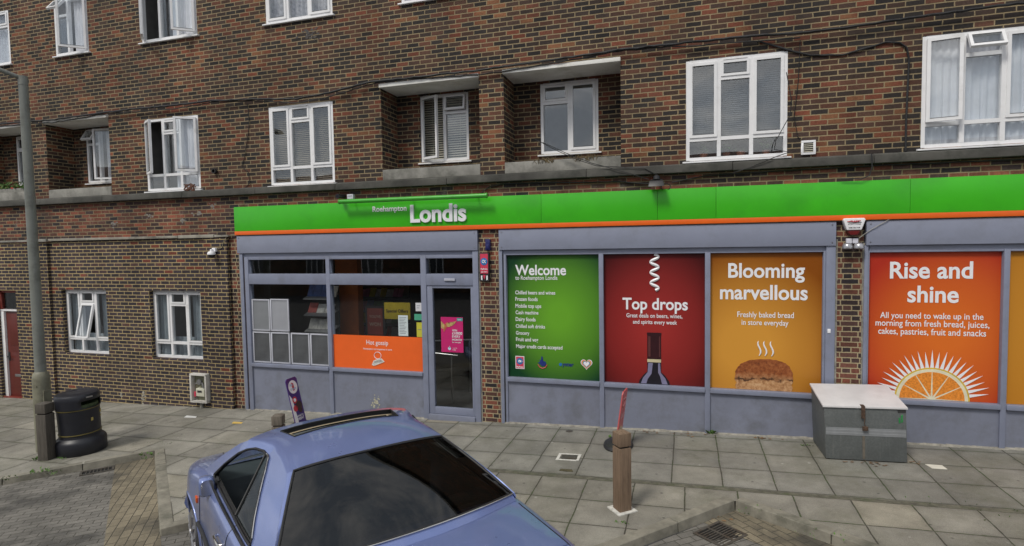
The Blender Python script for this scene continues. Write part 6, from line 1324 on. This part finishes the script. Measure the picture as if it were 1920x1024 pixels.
    tl_ = MB(); XX = [-2.368, -2.35, -2.32, -2.28, -2.22, -2.15, -2.08]; ZZ = [.70, .745, .76, .82, .88]
    for zi in range(4):
        mi_ = 1 if zi == 0 else 0; za, zb = ZZ[zi], ZZ[zi + 1]
        for xa_, xb_ in zip(XX, XX[1:]): tl_.quad([rear_pt(xa_, za), rear_pt(xb_, za), rear_pt(xb_, zb), rear_pt(xa_, zb)], mi_)
        pa, pb = rear_pt(XX[0], za), rear_pt(XX[0], zb); tl_.quad([(-2.382, sg * .42, za), pa, pb, (-2.382, sg * .42, zb)], mi_)
    tl_.build('tail_light', [mat('tail_red', (.30, .012, .012), .15), mat('tail_amber', (.5, .16, .03), .15)], car, smooth=40, local=True)
    MB().hexa([(2.10, sg * .42, .56), (2.02, sg * .80, .56), (1.85, sg * .85, .56), (1.9, sg * .42, .56)], [(2.09, sg * .42, .68), (2.01, sg * .80, .68), (1.85, sg * .84, .68), (1.9, sg * .42, .68)]).build('headlight', mat('lamp_lens', (.5, .52, .55), .1), car, bevel=.01, local=True)
# boot lid with shut lines, bonnet lines, bumpers, plate
bl = MB(); nx_, ny_ = 22, 30
def lid(x, y, l=.0055): return (x, y, deck_z(x, y) + l)
LX = [-1.66 - (.58 * q / nx_) for q in range(nx_ + 1)]
for i in range(nx_):
    for j in range(ny_):
        wa = .865; p = lambda x, t_: lid(x - (.0 if x < -1.7 else .10 * (1 - t_ * t_) * (1 if x > -1.68 else 0)), t_ * (wa - .035 * (-x - 1.66) / .58))
        t0, t1 = -1 + 2 * j / ny_, -1 + 2 * (j + 1) / ny_; bl.quad([p(LX[i], t0), p(LX[i], t1), p(LX[i + 1], t1), p(LX[i + 1], t0)])
bl.build('boot_lid', M_CAR, car, smooth=40, local=True)
MB().tube([lid(-1.60, .885, .001)] + [lid(x, .877 - .035 * (-x - 1.66) / .58, .001) for x in LX[::2]] + [lid(-2.262, t_ * .84, .0) for t_ in [1 - q / 10 for q in range(21)]] + [lid(x, -(.877 - .035 * (-x - 1.66) / .58), .001) for x in LX[::-2]] + [lid(-1.60, -.885, .001)], .0045, 6).build('boot_gap', M_RUB, car, smooth=60, local=True)
MB().tube([lid(x, .80 - .12 * max(0, x - .9), .001) for x in [.9 + .06 * q for q in range(19)]], .0045, 6).tube([lid(x, -.80 + .12 * max(0, x - .9), .001) for x in [.9 + .06 * q for q in range(19)]], .0045, 6).tube([lid(.9 + .10 * (1 - t_ * t_), .8 * t_, .001) for t_ in [-1 + .1 * q for q in range(21)]], .0045, 6).build('bonnet_gap', M_RUB, car, smooth=60, local=True)
bp = MB()
bp.tube([(-1.75, 1.0, .50), (-2.24, .965, .50), (-2.41, .80, .50), (-2.45, .4, .50), (-2.46, 0, .50), (-2.45, -.4, .50), (-2.41, -.80, .50), (-2.24, -.965, .50), (-1.75, -1.0, .50)], .085, 10).build('rear_bumper', M_CAR, car, smooth=60, local=True)
MB().tube([(1.62, 1.0, .44), (1.98, .94, .44), (2.16, .78, .44), (2.24, .4, .44), (2.26, 0, .44), (2.24, -.4, .44), (2.16, -.78, .44), (1.98, -.94, .44), (1.62, -1.0, .44)], .10, 10).build('front_bumper', M_CAR, car, smooth=60, local=True)
MB().box(-2.394, -2.374, -.26, .26, .66, .77).build('number_plate', mat('plate_yellow', (.62, .46, .04), .4), car, bevel=.003, local=True)
tb = MB()
# sunroof aperture: dark gutter, tan liner edge, and the slid-back panel lip
sr = MB()
def sp_(x, f, dz): p = roof_pt(x, f); return (p[0], p[1], p[2] + dz)
YS = [-.48 + .06 * q for q in range(17)]; xf, xr = -.07, -.34; yl = .73
YS = [-yl + 2 * yl * q / 16 for q in range(17)]
for a, b in zip(YS, YS[1:]):
    sr.quad([sp_(xf, a, 0), sp_(xf, b, 0), sp_(xf, b, -.055), sp_(xf, a, -.055)], 0); sr.quad([sp_(xr, a, 0), sp_(xr, b, 0), sp_(xr, b, -.055), sp_(xr, a, -.055)], 0)
    sr.quad([sp_(xf, a, -.03), sp_(xf, b, -.03), sp_(xf - .035, b, -.032), sp_(xf - .035, a, -.032)], 0); sr.quad([sp_(xf - .036, a, -.030), sp_(xf - .036, b, -.030), sp_(xf - .052, b, -.034), sp_(xf - .052, a, -.034)], 1)
for y in (-yl, yl):
    s_ = 1 if y > 0 else -1
    sr.quad([sp_(xf, y, 0), sp_(xr, y, 0), sp_(xr, y, -.055), sp_(xf, y, -.055)], 0); sr.quad([sp_(xf, y, -.03), sp_(xr, y, -.03), sp_(xr, y - s_ * .07, -.032), sp_(xf, y - s_ * .07, -.032)], 0); sr.quad([sp_(xf - .04, y - s_ * .07, -.030), sp_(xr, y - s_ * .07, -.030), sp_(xr, y - s_ * .092, -.034), sp_(xf - .04, y - s_ * .092, -.034)], 1)
sr.tube([sp_(xf, y, .004) for y in YS] + [sp_(xr, y, .004) for y in YS[::-1]], .006, 6, 0, closed=True)
sr.build('sunroof', [M_RUB, mat('tan_liner', (.32, .26, .17), .8)], car, local=True)
# cabin
hl = MB()
for i in range(len(RX) - 1):
    for j in range(len(fs_) - 1):
        if -.345 < (RX[i] + RX[i + 1]) / 2 < -.065 and abs((fs_[j] + fs_[j + 1]) / 2) < .73: continue
        hl.quad([(lambda p: (p[0], p[1] * .96, p[2] - .045))(roof_pt(a, f)) for a, f in ((RX[i], fs_[j]), (RX[i], fs_[j + 1]), (RX[i + 1], fs_[j + 1]), (RX[i + 1], fs_[j]))])
for sg in (1, -1):
    o_ = [hit(OUT, a) for a in angs]; w_ = [hit(WIN, a) for a in angs]
    for k in range(len(angs)):
        k2 = (k + 1) % len(angs); Pi = lambda p: (p[0], sg * (ysid(*p) - .036), p[1]); hl.quad([Pi(o_[k]), Pi(o_[k2]), Pi(w_[k2]), Pi(w_[k])])
hl.build('headliner', mat('headliner_grey', (.16, .155, .14), .9), car, local=True)
tub = MB().box(-1.45, .85, -.92, .92, .26, .30)
tub.quad([(-1.45, .935, .28), (.8, .955, .28), (.8, .935, 1.02), (-1.45, .925, 1.04)]).quad([(-1.45, -.935, .28), (.8, -.955, .28), (.8, -.935, 1.02), (-1.45, -.925, 1.04)])
tub.box(-1.62, -1.12, -.86, .86, 1.035, 1.06).build('cabin_floor', M_TRIM, car, local=True)
ds = MB().hexa([(.42, -.90, .72), (.88, -.92, .72), (.88, .92, .72), (.42, .90, .72)], [(.50, -.90, 1.0), (.92, -.92, 1.03), (.92, .92, 1.03), (.50, .90, 1.0)])
for yv in (.62, -.62, .12, -.12):
    for q in range(6): ds.box(.438 + q * .004, .446 + q * .004, yv - .085, yv + .085, .80 + q * .024, .808 + q * .024, 1)
ds.build('dashboard', [M_TRIM, M_RUB], car, bevel=.012, local=True)
def seat(x, y, wd_, rear=False):
    h = .56 if rear else .62; m = MB()
    m.hexa([(x - .05, y - wd_, .42), (x + .48, y - wd_, .46), (x + .48, y + wd_, .46), (x - .05, y + wd_, .42)], [(x - .05, y - wd_, .58), (x + .48, y - wd_, .64), (x + .48, y + wd_, .64), (x - .05, y + wd_, .58)])
    m.hexa([(x - .10, y - wd_, .55), (x + .06, y - wd_, .55), (x + .06, y + wd_, .55), (x - .10, y + wd_, .55)], [(x - .30, y - wd_ * .86, .55 + h), (x - .18, y - wd_ * .86, .55 + h), (x - .18, y + wd_ * .86, .55 + h), (x - .30, y + wd_ * .86, .55 + h)])
    so = m.build('seat', M_SEAT, car, bevel=.045, seg=3, local=True)
    if not rear: MB().hexa([(x - .31, y - .13, .58 + h), (x - .21, y - .13, .58 + h), (x - .21, y + .13, .58 + h), (x - .31, y + .13, .58 + h)], [(x - .33, y - .11, .74 + h - .04), (x - .24, y - .11, .74 + h - .04), (x - .24, y + .11, .74 + h - .04), (x - .33, y + .11, .74 + h - .04)]).build('headrest', M_SEAT, so, bevel=.03, seg=3, local=True)
seat(-.32, .42, .27); seat(-.32, -.42, .27); seat(-1.05, 0, .80, True)
MB().tube([(.22 + .04 * math.sin(a) , -.42 + .18 * math.cos(a), .93 + .17 * math.sin(a)) for a in [2 * math.pi * q / 28 for q in range(28)]], .015, 8, closed=True).tube([(.23, -.60, .93), (.24, -.24, .93)], .02, 6).tube([(.24, -.42, .93), (.48, -.42, .86)], .025, 8).build('steering_wheel', M_RUB, car, smooth=60, local=True)
